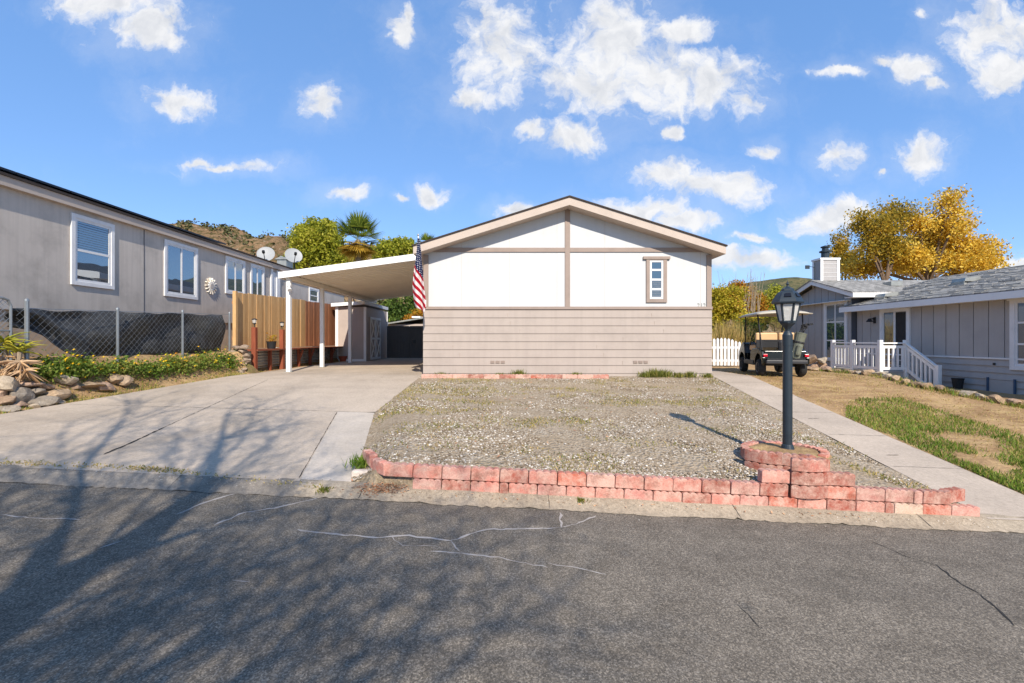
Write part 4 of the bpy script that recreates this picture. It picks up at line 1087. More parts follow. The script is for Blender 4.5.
# return at the driveway end
for i, (px, py, rz) in enumerate(((377.5, 459, -.75), (368.5, 452, -1.0))):
    gx_, gy_ = ((-1.335, 4.63), (-1.52, 4.87))[i]
    put_block('s', gx_, gy_, zb(-1.3) + .131 + .03 * i, (-.80, -1.0)[i], 0, '{t} block leaning back at the driveway end, %s from the corner' % ORD[i], GW, 1)
m = MB()
def white_blk(px0, px1, py0, py1, lab):
    g = G((px0 + px1) / 2, py1); w_ = (px1 - px0) / F * g.y; hh = (py1 - py0) / F * g.y
    m = MB(); m.box(g.x - w_ / 2, g.x + w_ / 2, g.y, g.y + .09, g.z - .03, g.z + hh); o = m.build('edging_block', M['white_block'], bevel=.018); tag(o, lab, 'edging block', GW)
white_blk(351, 375, 471, 478, 'low white worn block lying by the green weed at the driveway')
white_blk(386, 412, 471, 481, 'white crumbling block under the first salmon block of the upper course')
# ring round the lamp: back courses R=.52, and the rounded stack in front
GR = 'curved blocks of the lamp ring'
def arc(cx, cy, ang, rad, z, label, tone=None):
    x_, y_ = cx + rad * math.sin(ang), cy - rad * math.cos(ang)
    put_block('c', x_, y_, z, ang, 0, label, GR, tone)
RC = (3.21, 5.2); names = ['bottom', 'middle', 'top']
zr = .07
for c_ in range(3):
    put_block('c', 3.015 + .008 * c_, YW - .03 + .008 * c_, zb(3.0) + .131 * (c_ + 1), .03, .03, '{t} rounded front block of the lamp ring, %s of its three' % names[c_], GR, (2, 2, 1)[c_])
for c_ in range(2):
    arc(3.05, 5.3, math.radians(-38), .46, zr + .06 + .131 * c_, '{t} curved ring block facing the driveway side of the lamp, %s course' % ('lower', 'upper')[c_], 2)
    arc(3.2, 5.25, math.radians(58), .42, zr + .03 + .131 * c_, '{t} curved ring block facing the walkway side of the lamp, %s course' % ('lower', 'upper')[c_], 3)
for c_ in range(2): arc(3.21, 5.25, math.radians(-21), .485, zr + .06 + .131 * c_, '{t} curved ring block filling in beside the rounded front stack, %s course' % ('lower', 'upper')[c_], 2)
for k, a in enumerate((112, 160, 208, 256)):
    arc(3.21, 5.25, math.radians(a), .47, zr + .145, '{t} curved ring block behind the lamp, %s counted from the walkway side' % ORD[k])
m = MB()
def soil(u, v):
    a = u * 2 * math.pi; r_ = v * .42; X, Y = 3.19 + r_ * math.cos(a), 5.2 + r_ * math.sin(a)
    return (X, Y, .352 + .025 * mnoise.noise((X * 6, Y * 6, 0)) - .03 * v * v)
m.grid(soil, 32, 8); tag(m.build('planter_soil', M['dirt'], origin=(0, 0, 0), smooth=True), kind='structure')
# low edging along the white house
x = (421 - CX) / F * 11.15; i = 0
while x < (608 - CX) / F * 11.15:
    y = 11.18; xc = x + .19
    o = put_block('s', xc, y + rb.uniform(-.02, .02), gravel_h(xc, y) - .02, rb.uniform(-.04, .04), rb.uniform(-.02, .02), '{t} low edging block along the house, %s from the carport' % ORD[i], 'low edging blocks along the white house', rb.choice((2, 3, 3, 1, 0)) if i > 2 else 0)
    o.scale = (1.35, 1.3, .95); x += .385; i += 1
# ------------------------------------------------------------------ golf cart (local frame: +y forward)
cart_loc = Vector((7.12, 12.35, base_h(7, 12.4) + .0))
gc = thing('golf_cart', cart_loc, 'dark green golf cart with beige roof and tan seats parked beside the walkway', 'golf cart', org=(0, 0, 0))
gc.rotation_euler = (0, 0, math.radians(-13)); gc.scale = (.92, .92, .92)
WB, TR, WR = .84, .525, .235
m = MB(); m.box(-.5, .5, -.62, .62, .27, .34); m.box(-.58, .58, -.45, .52, .29, .345); m.build('floor', M['cart_grey'], gc, bevel=.01)
# rear body with wheel arches
arch = lambda cy: [(cy + .33 * math.cos(t), .30 + .33 * math.sin(t)) for t in np.linspace(0, math.pi, 9)]
prof = [(-1.22, .36), (-1.24, .52), (-1.15, .68), (-.75, .78), (-.25, .74), (-.12, .66), (-.10, .36)]
under = [(p[0], p[1]) for p in arch(-WB)]
poly = prof[:] + [(-.48, .34)] + [q for q in under] + [(-1.18, .34)]
m = MB(); m.prism(poly, 'x', -.57, -.50); m.prism(poly, 'x', .50, .57)
m.box(-.5, .5, -1.20, -.12, .40, .70)
m.build('rear_body', M['cart_paint'], gc, bevel=.02)
fp_ = [(.55, .34), (.52, .60), (.60, .88), (.72, .93), (.95, .84), (1.16, .66), (1.22, .48), (1.18, .34)] + [(p[0], p[1]) for p in arch(WB)]
m = MB(); m.prism(fp_, 'x', -.56, -.48); m.prism(fp_, 'x', .48, .56); m.prism(fp_[:8], 'x', -.48, .48); m.build('front_cowl', M['cart_paint'], gc, bevel=.02)
m = MB(); m.box(-.5, .5, -1.34, -1.20, .36, .46); m.build('rear_bumper', M['cart_grey'], gc, bevel=.02)
m = MB(); m.box(-.585, -.57, -.42, .5, .3, .42); m.build('rocker_panel', M['cart_grey'], gc, bevel=.005)
m = MB(); m.box(-.55, .55, -.50, .06, .70, .86); m.build('seat', M['tan'], gc, bevel=.04)
m = MB(); m.beam((-.56, -.56, 1.06), (.0, -.56, 1.06), .13, .30); m.beam((.03, -.56, 1.06), (.56, -.56, 1.06), .13, .30); m.build('seat_back', M['tan'], gc, bevel=.04)
m = MB(); m.beam((-.55, -.62, .90), (.55, -.62, .90), .03, .22); m.tube([(-.45, -.62, .7), (-.45, -.64, 1.15)], .018, 6); m.tube([(.45, -.62, .7), (.45, -.64, 1.15)], .018, 6); m.build('seat_frame', M['black'], gc)
for sx in (-1, 1):
    m = MB(); m.tube([(sx * .52, -1.02, .72), (sx * .56, -.78, 1.72)], .018, 8); m.build('roof_strut', M['black'], gc)
    m = MB(); m.tube([(sx * .5, .72, .9), (sx * .54, .5, 1.72)], .018, 8); m.build('roof_strut', M['black'], gc)
    m = MB(); m.tube([(sx * .57, -.62, .86), (sx * .6, -.3, .95), (sx * .57, -.05, .86)], .018, 6); m.build('hip_rail', M['black'], gc)
m = MB(); m.add([(-.5, .735, .93), (.5, .735, .93), (.53, .53, 1.68), (-.53, .53, 1.68), (-.5, .741, .93), (.5, .741, .93), (.53, .536, 1.68), (-.53, .536, 1.68)], [(0, 1, 2, 3), (7, 6, 5, 4), (0, 4, 5, 1), (1, 5, 6, 2), (2, 6, 7, 3), (3, 7, 4, 0)]); m.build('windscreen', M['windscreen'], gc)
# roof: shallow crowned tray with a rear lip
m = MB()
def rfp(u, v):
    x = lerp(-.68, .68, u); y = lerp(-1.15, .78, v)
    e = 1 - max(abs(u - .5) * 2, 0) ** 6; e2 = 1 - (abs(v - .5) * 2) ** 8
    return (x, y, 1.72 + .08 * e * e2 + .03 * (1 - (2 * u - 1) ** 2))
m.grid(rfp, 16, 16); r1 = m.build('roof', M['beige'], gc, smooth=True); sm = r1.modifiers.new('thick', 'SOLIDIFY'); sm.thickness = .03
m = MB(); m.tube([(-.22, .62, .86), (-.24, .36, 1.05)], .02, 8); m.build('steering_column', M['black'], gc)
m = MB(); ctr = Vector((-.24, .34, 1.07)); rot = Matrix.Rotation(math.radians(-55), 3, 'X')
m.tube([ctr + rot @ Vector((.17 * math.cos(t), .17 * math.sin(t), 0)) for t in np.linspace(0, 2 * math.pi, 21)], .016, 6, False)
for t in (.5, 2.6, 4.7): m.tube([ctr, ctr + rot @ Vector((.165 * math.cos(t), .165 * math.sin(t), 0))], .010, 5)
m.build('steering_wheel', M['black'], gc)
for sx in (-1, 1):
    m = MB(); m.box(sx * .5 - .05, sx * .5 + .05, -1.262, -1.225, .55, .62); m.build('tail_light', M['redlens'], gc, bevel=.008)
    m = MB(); m.lathe([(.001, .0), (.07, .0), (.075, -.02), (.001, -.03)], (sx * .34, 1.19, .60), 14, Matrix.Rotation(math.radians(-90), 3, 'X')); m.build('headlight', M['frost'], gc)
    for cy in (-WB, WB):
        a3 = Matrix.Rotation(sx * math.pi / 2, 3, 'Y'); c = Vector((sx * (TR - .02), cy, WR))
        m = MB(); m.lathe([(.13, -.08), (.20, -.085), (.23, -.05), (.235, 0), (.23, .05), (.20, .085), (.13, .08)], c, 28, a3); w_ = m.build('wheel', M['rubber'], gc, smooth=False)
        m = MB(); m.lathe([(.128, .05), (.135, .083), (.11, .07), (.06, .055), (.045, .075), (.01, .08)], c, 20, a3); m.build('rim', M['chrome'], w_)
# bag well and golf bag strapped at the back
m = MB(); m.box(-.46, .46, -1.28, -.95, .46, .5); m.tube([(-.45, -.98, .98), (.45, -.98, .98)], .016, 6); m.build('bag_rack', M['black'], gc)
def wloc(p): return Matrix.Translation(cart_loc) @ Matrix.Rotation(math.radians(-13), 4, 'Z') @ (Vector(p) * .92)
gb = thing('golf_bag', wloc((.30, -1.14, .5)), 'olive cloth golf bag strapped upright on the back of the golf cart', 'golf bag', org=(.30, -1.14, .5))
gb.rotation_euler = (0, 0, math.radians(-13)); gb.scale = (.92, .92, .92)
a3 = Matrix.Rotation(math.radians(-14), 3, 'Y') @ Matrix.Rotation(math.radians(-4), 3, 'X')
a3 = Matrix.Rotation(math.radians(14), 3, 'Y')
m = MB(); m.lathe([(.11, 0), (.125, .04), (.12, .4), (.13, .66), (.14, .7), (.12, .71)], (.24, -1.14, .5), 14, a3); m.build('bag_body', M['olive'], gb)
m = MB(); m.lathe([(.06, .1), (.07, .14), (.07, .34), (.05, .38)], (.24, -1.27, .5), 10, a3); m.build('pocket', M['olive'], gb)
m = MB(); m.lathe([(.128, .42), (.134, .44), (.128, .47)], (.24, -1.14, .5), 14, a3); m.build('strap', M['black'], gb)
for k in range(5):
    p0 = Vector((.24, -1.14, .5)) + a3 @ Vector((.05 * math.cos(k * 1.3), .05 * math.sin(k * 1.3), .7)); p1 = p0 + a3 @ Vector((.03 * k - .05, .02 * (k % 2), .14 + .03 * k))
    m = MB(); m.tube([p0, p1], .009, 5); m.beam(p1, p1 + Vector((.11, .03, .02)), .05, .05); m.build('club', M['black'], gb)
m = MB(); m.lathe([(.09, 0), (.1, .3), (.11, .5), (.08, .56)], (-.24, -1.13, .5), 12); o = m.build('cooler_bag', M['cart_grey'], origin=(-.24, -1.13, .5)); o.location = wloc((-.06, -1.11, .5)); o.scale = (.8, .8, .8); o.rotation_euler = (0, 0, math.radians(-13)); tag(o, 'small grey round bag beside the golf bag on the cart', 'bag')

# ------------------------------------------------------------------ chain link fence and shade cloth
FA, FB = Vector((-8.0, 7.40, 0)), Vector((-7.68, 12.5, 0))
fd_ = (FB - FA); FLn = fd_.length; fdir = fd_.normalized()
def ftop(t): return lerp(2.12, 2.3, t)
def fbot(t): return lerp(1.2, 1.3, t)
cl = thing('chain_link_fence', (-7.9, 7.4, 1.2), 'galvanised chain link fence in front of black shade cloth', 'fence')
fpos = lambda t, z, off=0: Vector((FA.x + fd_.x * t + off * fdir.y, FA.y + fd_.y * t - off * fdir.x, z))
m = MB(); sp = .125; Hm = .9; nst = int((FLn + Hm) / sp)
for k in range(nst):
    for sgn in (1, -1):
        s0 = k * sp - (Hm if sgn == 1 else 0)
        pts = []
        for q in (0, 1):
            a = s0 + sgn * Hm * q if sgn == 1 else s0 - Hm * q
            pts.append((a, Hm * q))
        (a0, h0), (a1, h1) = pts
        # clip to the run
        def cut(a0, h0, a1, h1):
            ts = [0, 1]
            for lim in (0, FLn):
                if (a0 - lim) * (a1 - lim) < 0: ts.append((lim - a0) / (a1 - a0))
            ts.sort(); out = []
            for x, y in zip(ts, ts[1:]):
                mid_ = a0 + (a1 - a0) * (x + y) / 2
                if 0 <= mid_ <= FLn: out.append((x, y))
            return out
        for x, y in cut(a0, h0, a1, h1):
            p = [(a0 + (a1 - a0) * t, h0 + (h1 - h0) * t) for t in (x, y)]
            m.tube([fpos(a / FLn, ftop(a / FLn) - Hm + h + .0, .003 * sgn) for a, h in p], .0016, 3, False)
m.build('mesh', M['steel'], cl, fix=False)
for k, px in enumerate((25, 117.5, 182.5, 230.5)):
    t = clip(((px - 22) / 0.0001) and 0)  # placed by solving for the line of sight
    lo, hi = 0.0, 1.0
    for _ in range(40):
        md = (lo + hi) / 2; p = fpos(md, 0)
        if CX + F * p.x / p.y < px: lo = md
        else: hi = md
    p = fpos(lo, 0, -.03 if 0 < k < 3 else 0)
    m = MB(); m.tube([(p.x + .03, p.y, dirt_h(p.x, p.y) - .1), (p.x + .03, p.y, ftop(lo) + (.12 if k == 0 else .03))], .032 if k == 0 else .027, 8); m.lathe([(.034, 0), (.03, .03), (.005, .05)], (p.x + .03, p.y, ftop(lo) + (.12 if k == 0 else .03)), 8)
    m.build('post', M['steel'], cl)
m = MB(); m.tube([fpos(0, ftop(0) - .0, .0), fpos(1, ftop(1), .0)], .006, 4); m.build('tension_wire', M['steel'], cl)
# leaf of the chain link gate by the frame edge
cg = thing('chain_link_gate', (-8.0, 6.6, 1.2), 'chain link gate with rounded steel frame at the grey house corner', 'gate')
m = MB(); ga, gb_ = Vector((-8.01, 7.33, 0)), Vector((-8.06, 6.2, 0))
z0, z1 = 1.15, 2.27
m.tube([(ga.x, ga.y, z0), (ga.x, ga.y, z1 - .12), (ga.x, ga.y - .04, z1 - .03), (ga.x, ga.y - .12, z1), (gb_.x, gb_.y + .12, z1), (gb_.x, gb_.y, z1 - .1), (gb_.x, gb_.y, z0), (ga.x, ga.y, z0)], .02, 8)
m.tube([(ga.x, ga.y, 1.75), (gb_.x, gb_.y, 1.75)], .014, 6); m.build('frame', M['steel'], cg)
m = MB(); k = -14
while k * .075 < 1.13 + 1.1:
    for sg in (1, -1):
        pts = []
        for q in np.linspace(0, 1.1, 12):
            a = k * .075 + sg * q
            if .02 < a < 1.11: pts.append((ga.x - .04 * a, ga.y - a, z0 + q))
        if len(pts) > 1: m.tube([pts[0], pts[-1]], .004, 3, False)
    k += 1
m.build('mesh', M['steel'], cg, fix=False)

# shade cloth slung behind the fence, lower edge swooping
m = MB()
def bz(t):   # lower edge
    px = lambda t: CX + F * fpos(t, 0, .1).x / fpos(t, 0, .1).y
    p = px(t); py = pw([(20, 326), (36, 330), (49, 335), (62, 343), (76, 352), (91, 358), (105, 366), (118, 374), (140, 376), (240, 358)], p)
    q = fpos(t, 0, .1); return CAMZ - (py - CY) / F * q.y
def tarp(u, v):
    sag = .05 * math.sin(u * 9) ** 2 + .035 * math.sin(u * 23 + 1) ** 2
    zt = ftop(u) + .01 - sag * .5; zb_ = min(bz(u), zt - .1)
    z = lerp(zb_, zt, v)
    off = -.16 + .05 * math.sin(u * 31 + v * 6) * (1 - .6 * v) + .06 * math.sin(u * 12 - v * 5) + .05 * math.sin(v * 9 + 3 * math.sin(u * 7)) + .03 * mnoise.noise((u * 22, v * 3, 0)) + .05 * math.sin((u + v * .35) * 40) * v * (1 - v)
    return fpos(u, z, off)
m.grid(tarp, 150, 22); o = m.build('shade_cloth', M['tarp'], smooth=True); sm = o.modifiers.new('thick', 'SOLIDIFY'); sm.thickness = .006
tag(o, 'black shade cloth sagging along the chain link fence', 'shade cloth')

# ------------------------------------------------------------------ wood fence on the ledge
wf = thing('wood_fence', (-7.6, 12.6, 1.3), 'tall board fence, new pale cedar turning to old reddish boards toward the shed', 'fence')
y = 12.57; k = 0
rw = random.Random(3)
while y < 20.2:
    new = y < 17.0; wd = .138
    x = -7.6; zt = lerp(2.93, 3.2, (y - 12.57) / 7.6) + rw.uniform(-.012, .012) - (0 if new else .03)
    m = MB(); dx = rw.uniform(-.006, .006); m.box(x + dx, x + .02 + dx, y, y + wd, 1.36, zt)
    m.build('board', M['cedar'] if new else M['oldwood'], wf); y += wd + .006
for z in (1.6, 2.6): m = MB(); m.box(-7.645, -7.603, 12.6, 20.2, z, z + .09); m.build('rail', M['oldwood'], wf)
m = MB(); m.box(-7.58, -7.49, 12.52, 12.61, 1.3, 2.95); m.build('post', M['cedar'], wf)
# ledge with brackets and corrugated retaining panels
lg = thing('ledge_bench', (-7.25, 15, .68), 'stained redwood ledge on angled brackets over corrugated retaining panels', 'bench')
m = MB(); m.box(-7.56, -7.06, 12.85, 20.25, 1.285, 1.33); m.build('top_board', M['redwood_y'], lg, bevel=.005)
m = MB(); 
ys = 12.8; zz = np.linspace(.6, 1.28, 40)
k0 = len(m.v)
for z in zz:
    dx = .014 * math.sin(z * 2 * math.pi / .085); m.v += [(-7.30 + dx, 12.8, float(z)), (-7.30 + dx, 20.2, float(z))]
for i in range(39): m.f.append((2 * i, 2 * i + 1, 2 * i + 3, 2 * i + 2)); m.mi.append(0)
m.build('corrugated_panel', M['galv'], lg, smooth=True, fix=False)
for yv in (12.85, 14.42):
    gz = base_h(-7.1, yv)
    m = MB(); m.box(-7.22, -7.10, yv - .06, yv + .06, gz - .1, 1.96 if yv < 13 else 1.93); m.build('post', M['redwood'], lg, bevel=.006)
for yv in (13.8, 15.7, 16.6, 17.6, 18.6, 19.6):
    m = MB(); m.box(-7.26, -7.18, yv - .045, yv + .045, .62, 1.283); m.build('leg', M['redwood'], lg)
    if yv > 15: m = MB(); m.beam((-7.2, yv, .95), (-7.08, yv - .0, 1.26), .06, .06); m.build('bracket', M['redwood'], lg)
def solar(yv, z, lab):
    t = thing('solar_light', (-7.16, yv, z), lab, 'solar light', 'solar lights on the redwood posts')
    m = MB(); m.lathe([(.012, 0), (.012, .08), (.045, .1), (.05, .12)], (-7.16, yv, z), 8); m.build('stem', M['black'], t)
    m = MB(); m.lathe([(.045, .121), (.06, .2), (.06, .21)], (-7.16, yv, z), 8); m.build('globe', M['frost'], t)
    m = MB(); m.lathe([(.075, .211), (.07, .23), (.02, .25)], (-7.16, yv, z), 8); m.build('cap', M['black'], t)
solar(12.85, 1.96, 'small black solar light on the redwood post next to the stacked stones')
solar(14.42, 1.93, 'small black solar light on the redwood post behind the white carport post')
pt = thing('potted_plant', (-7.28, 14.0, 1.33), 'dark pot with small red leaved plant standing on the redwood ledge', 'plant pot')
m = MB(); m.lathe([(.11, 1.33), (.14, 1.54), (.15, 1.56), (.12, 1.56)], (-7.28, 14.0, 0), 16); m.build('pot', M['black'], pt)
cc = np.array([-7.28, 14.0, 1.64]) + NP.normal(0, 1, (90, 3)) * np.array([.07, .07, .07]); u = NP.normal(0, 1, (90, 3)); w_ = NP.normal(0, 1, (90, 3)); quads('foliage', cc, u * .02, w_ * .03, M['autumnleaf'], pt)
for k, (px, py, lab) in enumerate(((338, 361, 'round clay pot standing against the shed corner'), (343, 361.5, 'smaller clay pot nearer the second carport post by the shed'))):
    g = G(px, py); m = MB(); m.lathe([(.12, 0), (.17, .25 - k * .05), (.19, .28 - k * .05), (.15, .28 - k * .05)], g, 14); tag(m.build('clay_pot', M['terracotta']), lab, 'pot')

# ------------------------------------------------------------------ rocks
def rock_mesh(m, c, r, rng, facets=9):
    bm = bmesh.new(); bmesh.ops.create_icosphere(bm, subdivisions=3, radius=1.0)
    pl = []
    for _ in range(facets):
        d = Vector((rng.gauss(0, 1), rng.gauss(0, 1), rng.gauss(0, 1))).normalized(); pl.append((d, rng.uniform(.42, .8)))
    off = Vector((rng.random() * 50, rng.random() * 50, rng.random() * 50))
    rz = Matrix.Rotation(rng.uniform(0, 6.28), 3, 'Z')
    vs = []
    for v in bm.verts:
        p = v.co.copy()
        for d, l in pl:
            q = p.dot(d)
            if q > l: p -= d * (q - l) * .97
        p *= 1 + .08 * mnoise.noise(v.co * 2.2 + off) + .04 * mnoise.noise(v.co * 6 + off)
        p = rz @ Vector((p.x * r[0], p.y * r[1], p.z * r[2]))
        vs.append(Vector(c) + p)
    fs = [tuple(v.index for v in f.verts) for f in bm.faces]; bm.free()
    m.add(vs, fs); return m
rr_ = random.Random(17)
def rock(c, r, label, col, group, f=9):
    m = MB(); rock_mesh(m, c, r, rr_, f); o = m.build('rock', M['rock'], origin=(c[0], c[1], c[2] - r[2])); o.color = col; tag(o, label, 'rock', group); return o
LG = 'rocks edging the bank beside the driveway'
CREAM, GREY, PINK, TANC, BROWN = C(240, 230, 214), C(176, 172, 168), C(226, 190, 166), C(224, 196, 160), C(190, 158, 130)
rocks = [(4, 384, 15, 11, 'large pale cream boulder at the chain link gate end of the bank', CREAM), (20, 395, 11, 9, 'dark grey angular rock below the pale cream boulder', GREY), (34, 391, 10, 6, 'flat grey rock lying behind the dark angular rock', GREY),
         (28, 383, 13, 5, 'flat pinkish slab rock under the aloe', PINK), (45, 386, 9, 5, 'pinkish wedge rock between flat slab and white boulder', PINK), (66, 379, 13, 7.5, 'rounded whitish grey boulder beneath the yellow flowers', CREAM),
         (55, 393, 13, 8, 'broad tan rock leaning at the driveway edge', TANC), (44, 400, 12, 6, 'flat grey rock at the driveway edge', GREY), (20, 403, 8, 4, 'small pink rock at the driveway edge under dark rock', PINK),
         (6, 399, 8, 7, 'brown rock against the dark angular rock', BROWN), (9, 408, 9, 5, 'low grey rock lowest on the driveway edge', GREY), (36, 406, 6, 3, 'small cream stone at driveway edge near the grey flat rock', CREAM),
         (90, 384, 12, 6, 'flat pale tan rock with dark underside near twin boulders', TANC), (105, 387, 10, 6, 'low pinkish tan rock in front of twin boulders', PINK), (113, 378.5, 9, 7.5, 'rounded tan boulder, smaller of the twin boulders', TANC),
         (122, 380, 9.5, 8, 'rounded golden tan boulder nearest the flower bed end', TANC), (2, 393, 7, 5, 'rough pink rock wedged under the cream boulder', PINK), (76, 386, 6, 5, 'brown rock in the gap beside whitish boulder', BROWN), (14, 398, 5, 3.5, 'small rusty stone among the grey rocks', BROWN), (60, 402, 6, 2.6, 'thin cream stone chip at the driveway edge', CREAM)]
for px, py, wx, hy, lb, cl_ in rocks:
    g = G(px, py + hy * .75, dirt_h); s_ = g.y / F
    rock((g.x, g.y, g.z + hy * s_ * .62), (wx * s_ * 1.05, wx * s_ * .85, hy * s_ * 1.0), lb, cl_, LG)
# stacked stone pillar
sp_ = thing('stone_pillar', (-7.33, 12.35, .9), 'short pillar of stacked rough stones beside the redwood post', 'pillar')
m = MB()
for k in range(6):
    for q in range(2): rock_mesh(m, (-7.42 + q * .2 + rr_.uniform(-.04, .04), 12.42 + rr_.uniform(-.06, .06), .82 + k * .115), (.15, .14, .085), rr_)
o = m.build('stone', M['rock'], sp_); o.color = C(196, 176, 160)
m = MB(); m.box(-7.55, -7.12, 12.2, 12.62, .55, .8); o = m.build('footing', M['rock'], sp_, bevel=.02); o.color = C(210, 196, 180)
# stone border of the dry yard
BG = 'rocks bordering the blue grey house bed'
bp = [(9.02, 13.7), (9.25, 13.2), (9.45, 11.8), (9.5, 10.5), (9.78, 9.7), (10.2, 9.0), (11.0, 7.9), (12.2, 6.6)]
acc = 0; i = 0; pos_ = []
for (xa, ya), (xb, yb_) in zip(bp, bp[1:]):
    Ld = math.hypot(xb - xa, yb_ - ya); 
    while acc < Ld:
        t = acc / Ld; pos_.append((lerp(xa, xb, t), lerp(ya, yb_, t))); acc += rr_.uniform(.17, .30)
    acc -= Ld
cols_ = [('tan', TANC), ('pinkish', PINK), ('pale', CREAM), ('brown', BROWN), ('sandy', C(214, 182, 144))]
for i, (x, y) in enumerate(pos_[:36]):
    cn, cc_ = rr_.choice(cols_); r_ = rr_.uniform(.10, .17)
    rock((x + rr_.uniform(-.07, .07), y, base_h(x, y) + r_ * .35), (r_ * 1.15, r_, r_ * rr_.uniform(.6, .85)), '%s border rock, %s along the row from the golf cart' % (cn, ORD[i]), cc_, BG)
# rock pile by the cart
for k, (px, py, wx, hy, lb) in enumerate(((818, 367, 8, 7, 'largest pinkish boulder of the pile behind the golf cart'), (812, 359, 6, 6, 'brown boulder on top of the pile behind the golf cart'), (823, 361, 5, 5, 'pale boulder at the back of the pile behind the golf cart'))):
    c = P(px, py, 13.9 - .1 * k); s_ = c.y / F; rock(c, (wx * s_, wx * s_, hy * s_), lb, (PINK, BROWN, CREAM)[k], BG)

# ------------------------------------------------------------------ plants
def blades(n, fx, mats, name, hmin, hmax, wid, lean=.5, parent=None, origin=None, mi=None):
    """upright narrow quads; fx() gives ground points"""
    pts = np.array([fx() for _ in range(n)])
    h = NP.uniform(hmin, hmax, n)[:, None]
    d = NP.normal(0, 1, (n, 3)); d[:, 2] = 0; d /= np.linalg.norm(d, axis=1)[:, None] + 1e-9
    V = (np.array([0, 0, 1.0]) + d * NP.uniform(0, lean, (n, 1))) * h * .5
    a = NP.uniform(0, 2 * np.pi, n); U = np.stack([np.cos(a), np.sin(a), 0 * a], 1) * wid
    return quads(name, pts + V, U, V, mats, parent, origin, mi)
def leaf_blob(name, mats, centres, n, r, size, parent=None, flat=.7):
    k = len(centres); idx = NP.integers(0, k, n); c = np.array(centres)[idx] + NP.normal(0, 1, (n, 3)) * np.array([r, r, r * flat])
    u = NP.normal(0, 1, (n, 3)); u /= np.linalg.norm(u, axis=1)[:, None]; w = np.cross(u, NP.normal(0, 1, (n, 3))); w /= np.linalg.norm(w, axis=1)[:, None] + 1e-9
    s = NP.uniform(.6, 1.3, (n, 1)) * size
    return quads(name, c, u * s, w * s, mats, parent)
# grass of the right yard
def inpoly():
    while True:
        px, py = NP.uniform(846, 1090), NP.uniform(398, 520)
        up = pw([(846, 404), (860, 399), (900, 398), (960, 418), (1024, 436), (1100, 455)], px); 
        g = G(px, py, dirt_h)
        if g.x < walk_r(g.y) + .03 or py < up: continue
        d = mnoise.noise((g.x * 1.5, g.y * 1.5, 0)) + .3 * mnoise.noise((g.x * 5, g.y * 5, 2)) + (.45 if py < 432 and px < 970 else .12)
        near = 1 if g.x < walk_r(g.y) + .25 else 0
        if d + .2 * near > NP.uniform(-.15, .45): return (g.x, g.y, g.z - .01)
tag(blades(16000, inpoly, [M['grass'], M['weed'], M['drygrass']], 'grass', .03, .085, .012, 1.0, origin=(7, 7, 0), mi=NP.choice([0, 1, 2], 16000, p=[.68, .15, .17])), 'patchy green lawn grass between the walkway and the rock border', 'grass', kind='stuff')
def dryp():
    while True:
        x, y = NP.uniform(5.9, 10.8), NP.uniform(4.7, 13.5)
        if x < walk_r(y) + .02: continue
        if mnoise.noise((x * 1.2, y * 1.2, 7)) > NP.uniform(-.5, .5): return (x, y, dirt_h(x, y) - .01)
tag(blades(9000, dryp, M['drygrass'], 'dry_grass', .015, .05, .014, 1.6, origin=(8, 9, 0)), 'short dry straw grass on the brown yard', 'grass', kind='stuff')
def gravp():
    while True:
        y = NP.uniform(4.65, 11.4); x = NP.uniform(drive_r(y), walk_l(y))
        d = mnoise.noise((x * .7, y * 1.6, 3)) + .5 * mnoise.noise((x * 2.3, y * 3, 5)) + (.25 if x < -.3 and y > 5.5 else 0) + (.15 if 8 < y < 10 else 0)
        if d > NP.uniform(.05, .55): return (x, y, gravel_h(x, y) - .01)
tag(blades(15000, gravp, [M['weed'], M['drygrass']], 'weeds', .012, .05, .013, 1.6, origin=(1, 8, 0), mi=NP.integers(0, 2, 15000)), 'sparse low weeds growing through the gravel yard', 'weeds', kind='stuff')
def bankp():
    while True:
        y = NP.uniform(6.5, 13.0); x = drive_l(y) - abs(NP.normal(0, .25))
        if mnoise.noise((x * 2, y * 2, 9)) > NP.uniform(-.6, .4): return (x, y, dirt_h(x, y) - .01)
tag(blades(5000, bankp, [M['drygrass'], M['grass']], 'verge_grass', .02, .07, .012, 1.2, origin=(-7.4, 9, .6), mi=(NP.random(5000) > .7).astype(int)), 'dry and green grass along the driveway edge of the bank', 'grass', kind='stuff')
def bordp():
    k = NP.integers(2, len(pos_)); x, y = pos_[k]; x += NP.normal(0, .16); y += NP.normal(0, .1)
    if mnoise.noise((x * 1.3, y * 1.3, 31)) > NP.uniform(-.3, .4) - (.35 if y < 9.5 else 0): return (x, y, dirt_h(x, y) - .01)
    return bordp()
tag(blades(4200, bordp, [M['weed'], M['drygrass'], M['grass']], 'border_weeds', .04, .15, .014, 1.0, origin=(9.7, 10, .4), mi=NP.integers(0, 3, 4200)), 'straggly weeds growing between the border rocks of the yard', 'weeds', kind='stuff')
nl = 420; gl = []
for _ in range(nl):
    if NP.random() < .55: y = NP.uniform(4.8, 11.4); x = NP.uniform(drive_r(y), walk_l(y)); z = gravel_h(x, y)
    else: y = NP.uniform(5, 13); x = NP.uniform(walk_r(y), 10); z = dirt_h(x, y)
    gl.append((x, y, z + NP.uniform(.012, .03)))
u = NP.normal(0, 1, (nl, 3)) * np.array([1, 1, .4]); w = NP.normal(0, 1, (nl, 3)) * np.array([1, 1, .4])
tag(quads('fallen_leaves', np.array(gl), u / np.linalg.norm(u, axis=1)[:, None] * .02, w / np.linalg.norm(w, axis=1)[:, None] * .024, M['dryleaf']), 'brown leaves scattered over the gravel and dry yard', 'leaves', kind='stuff')
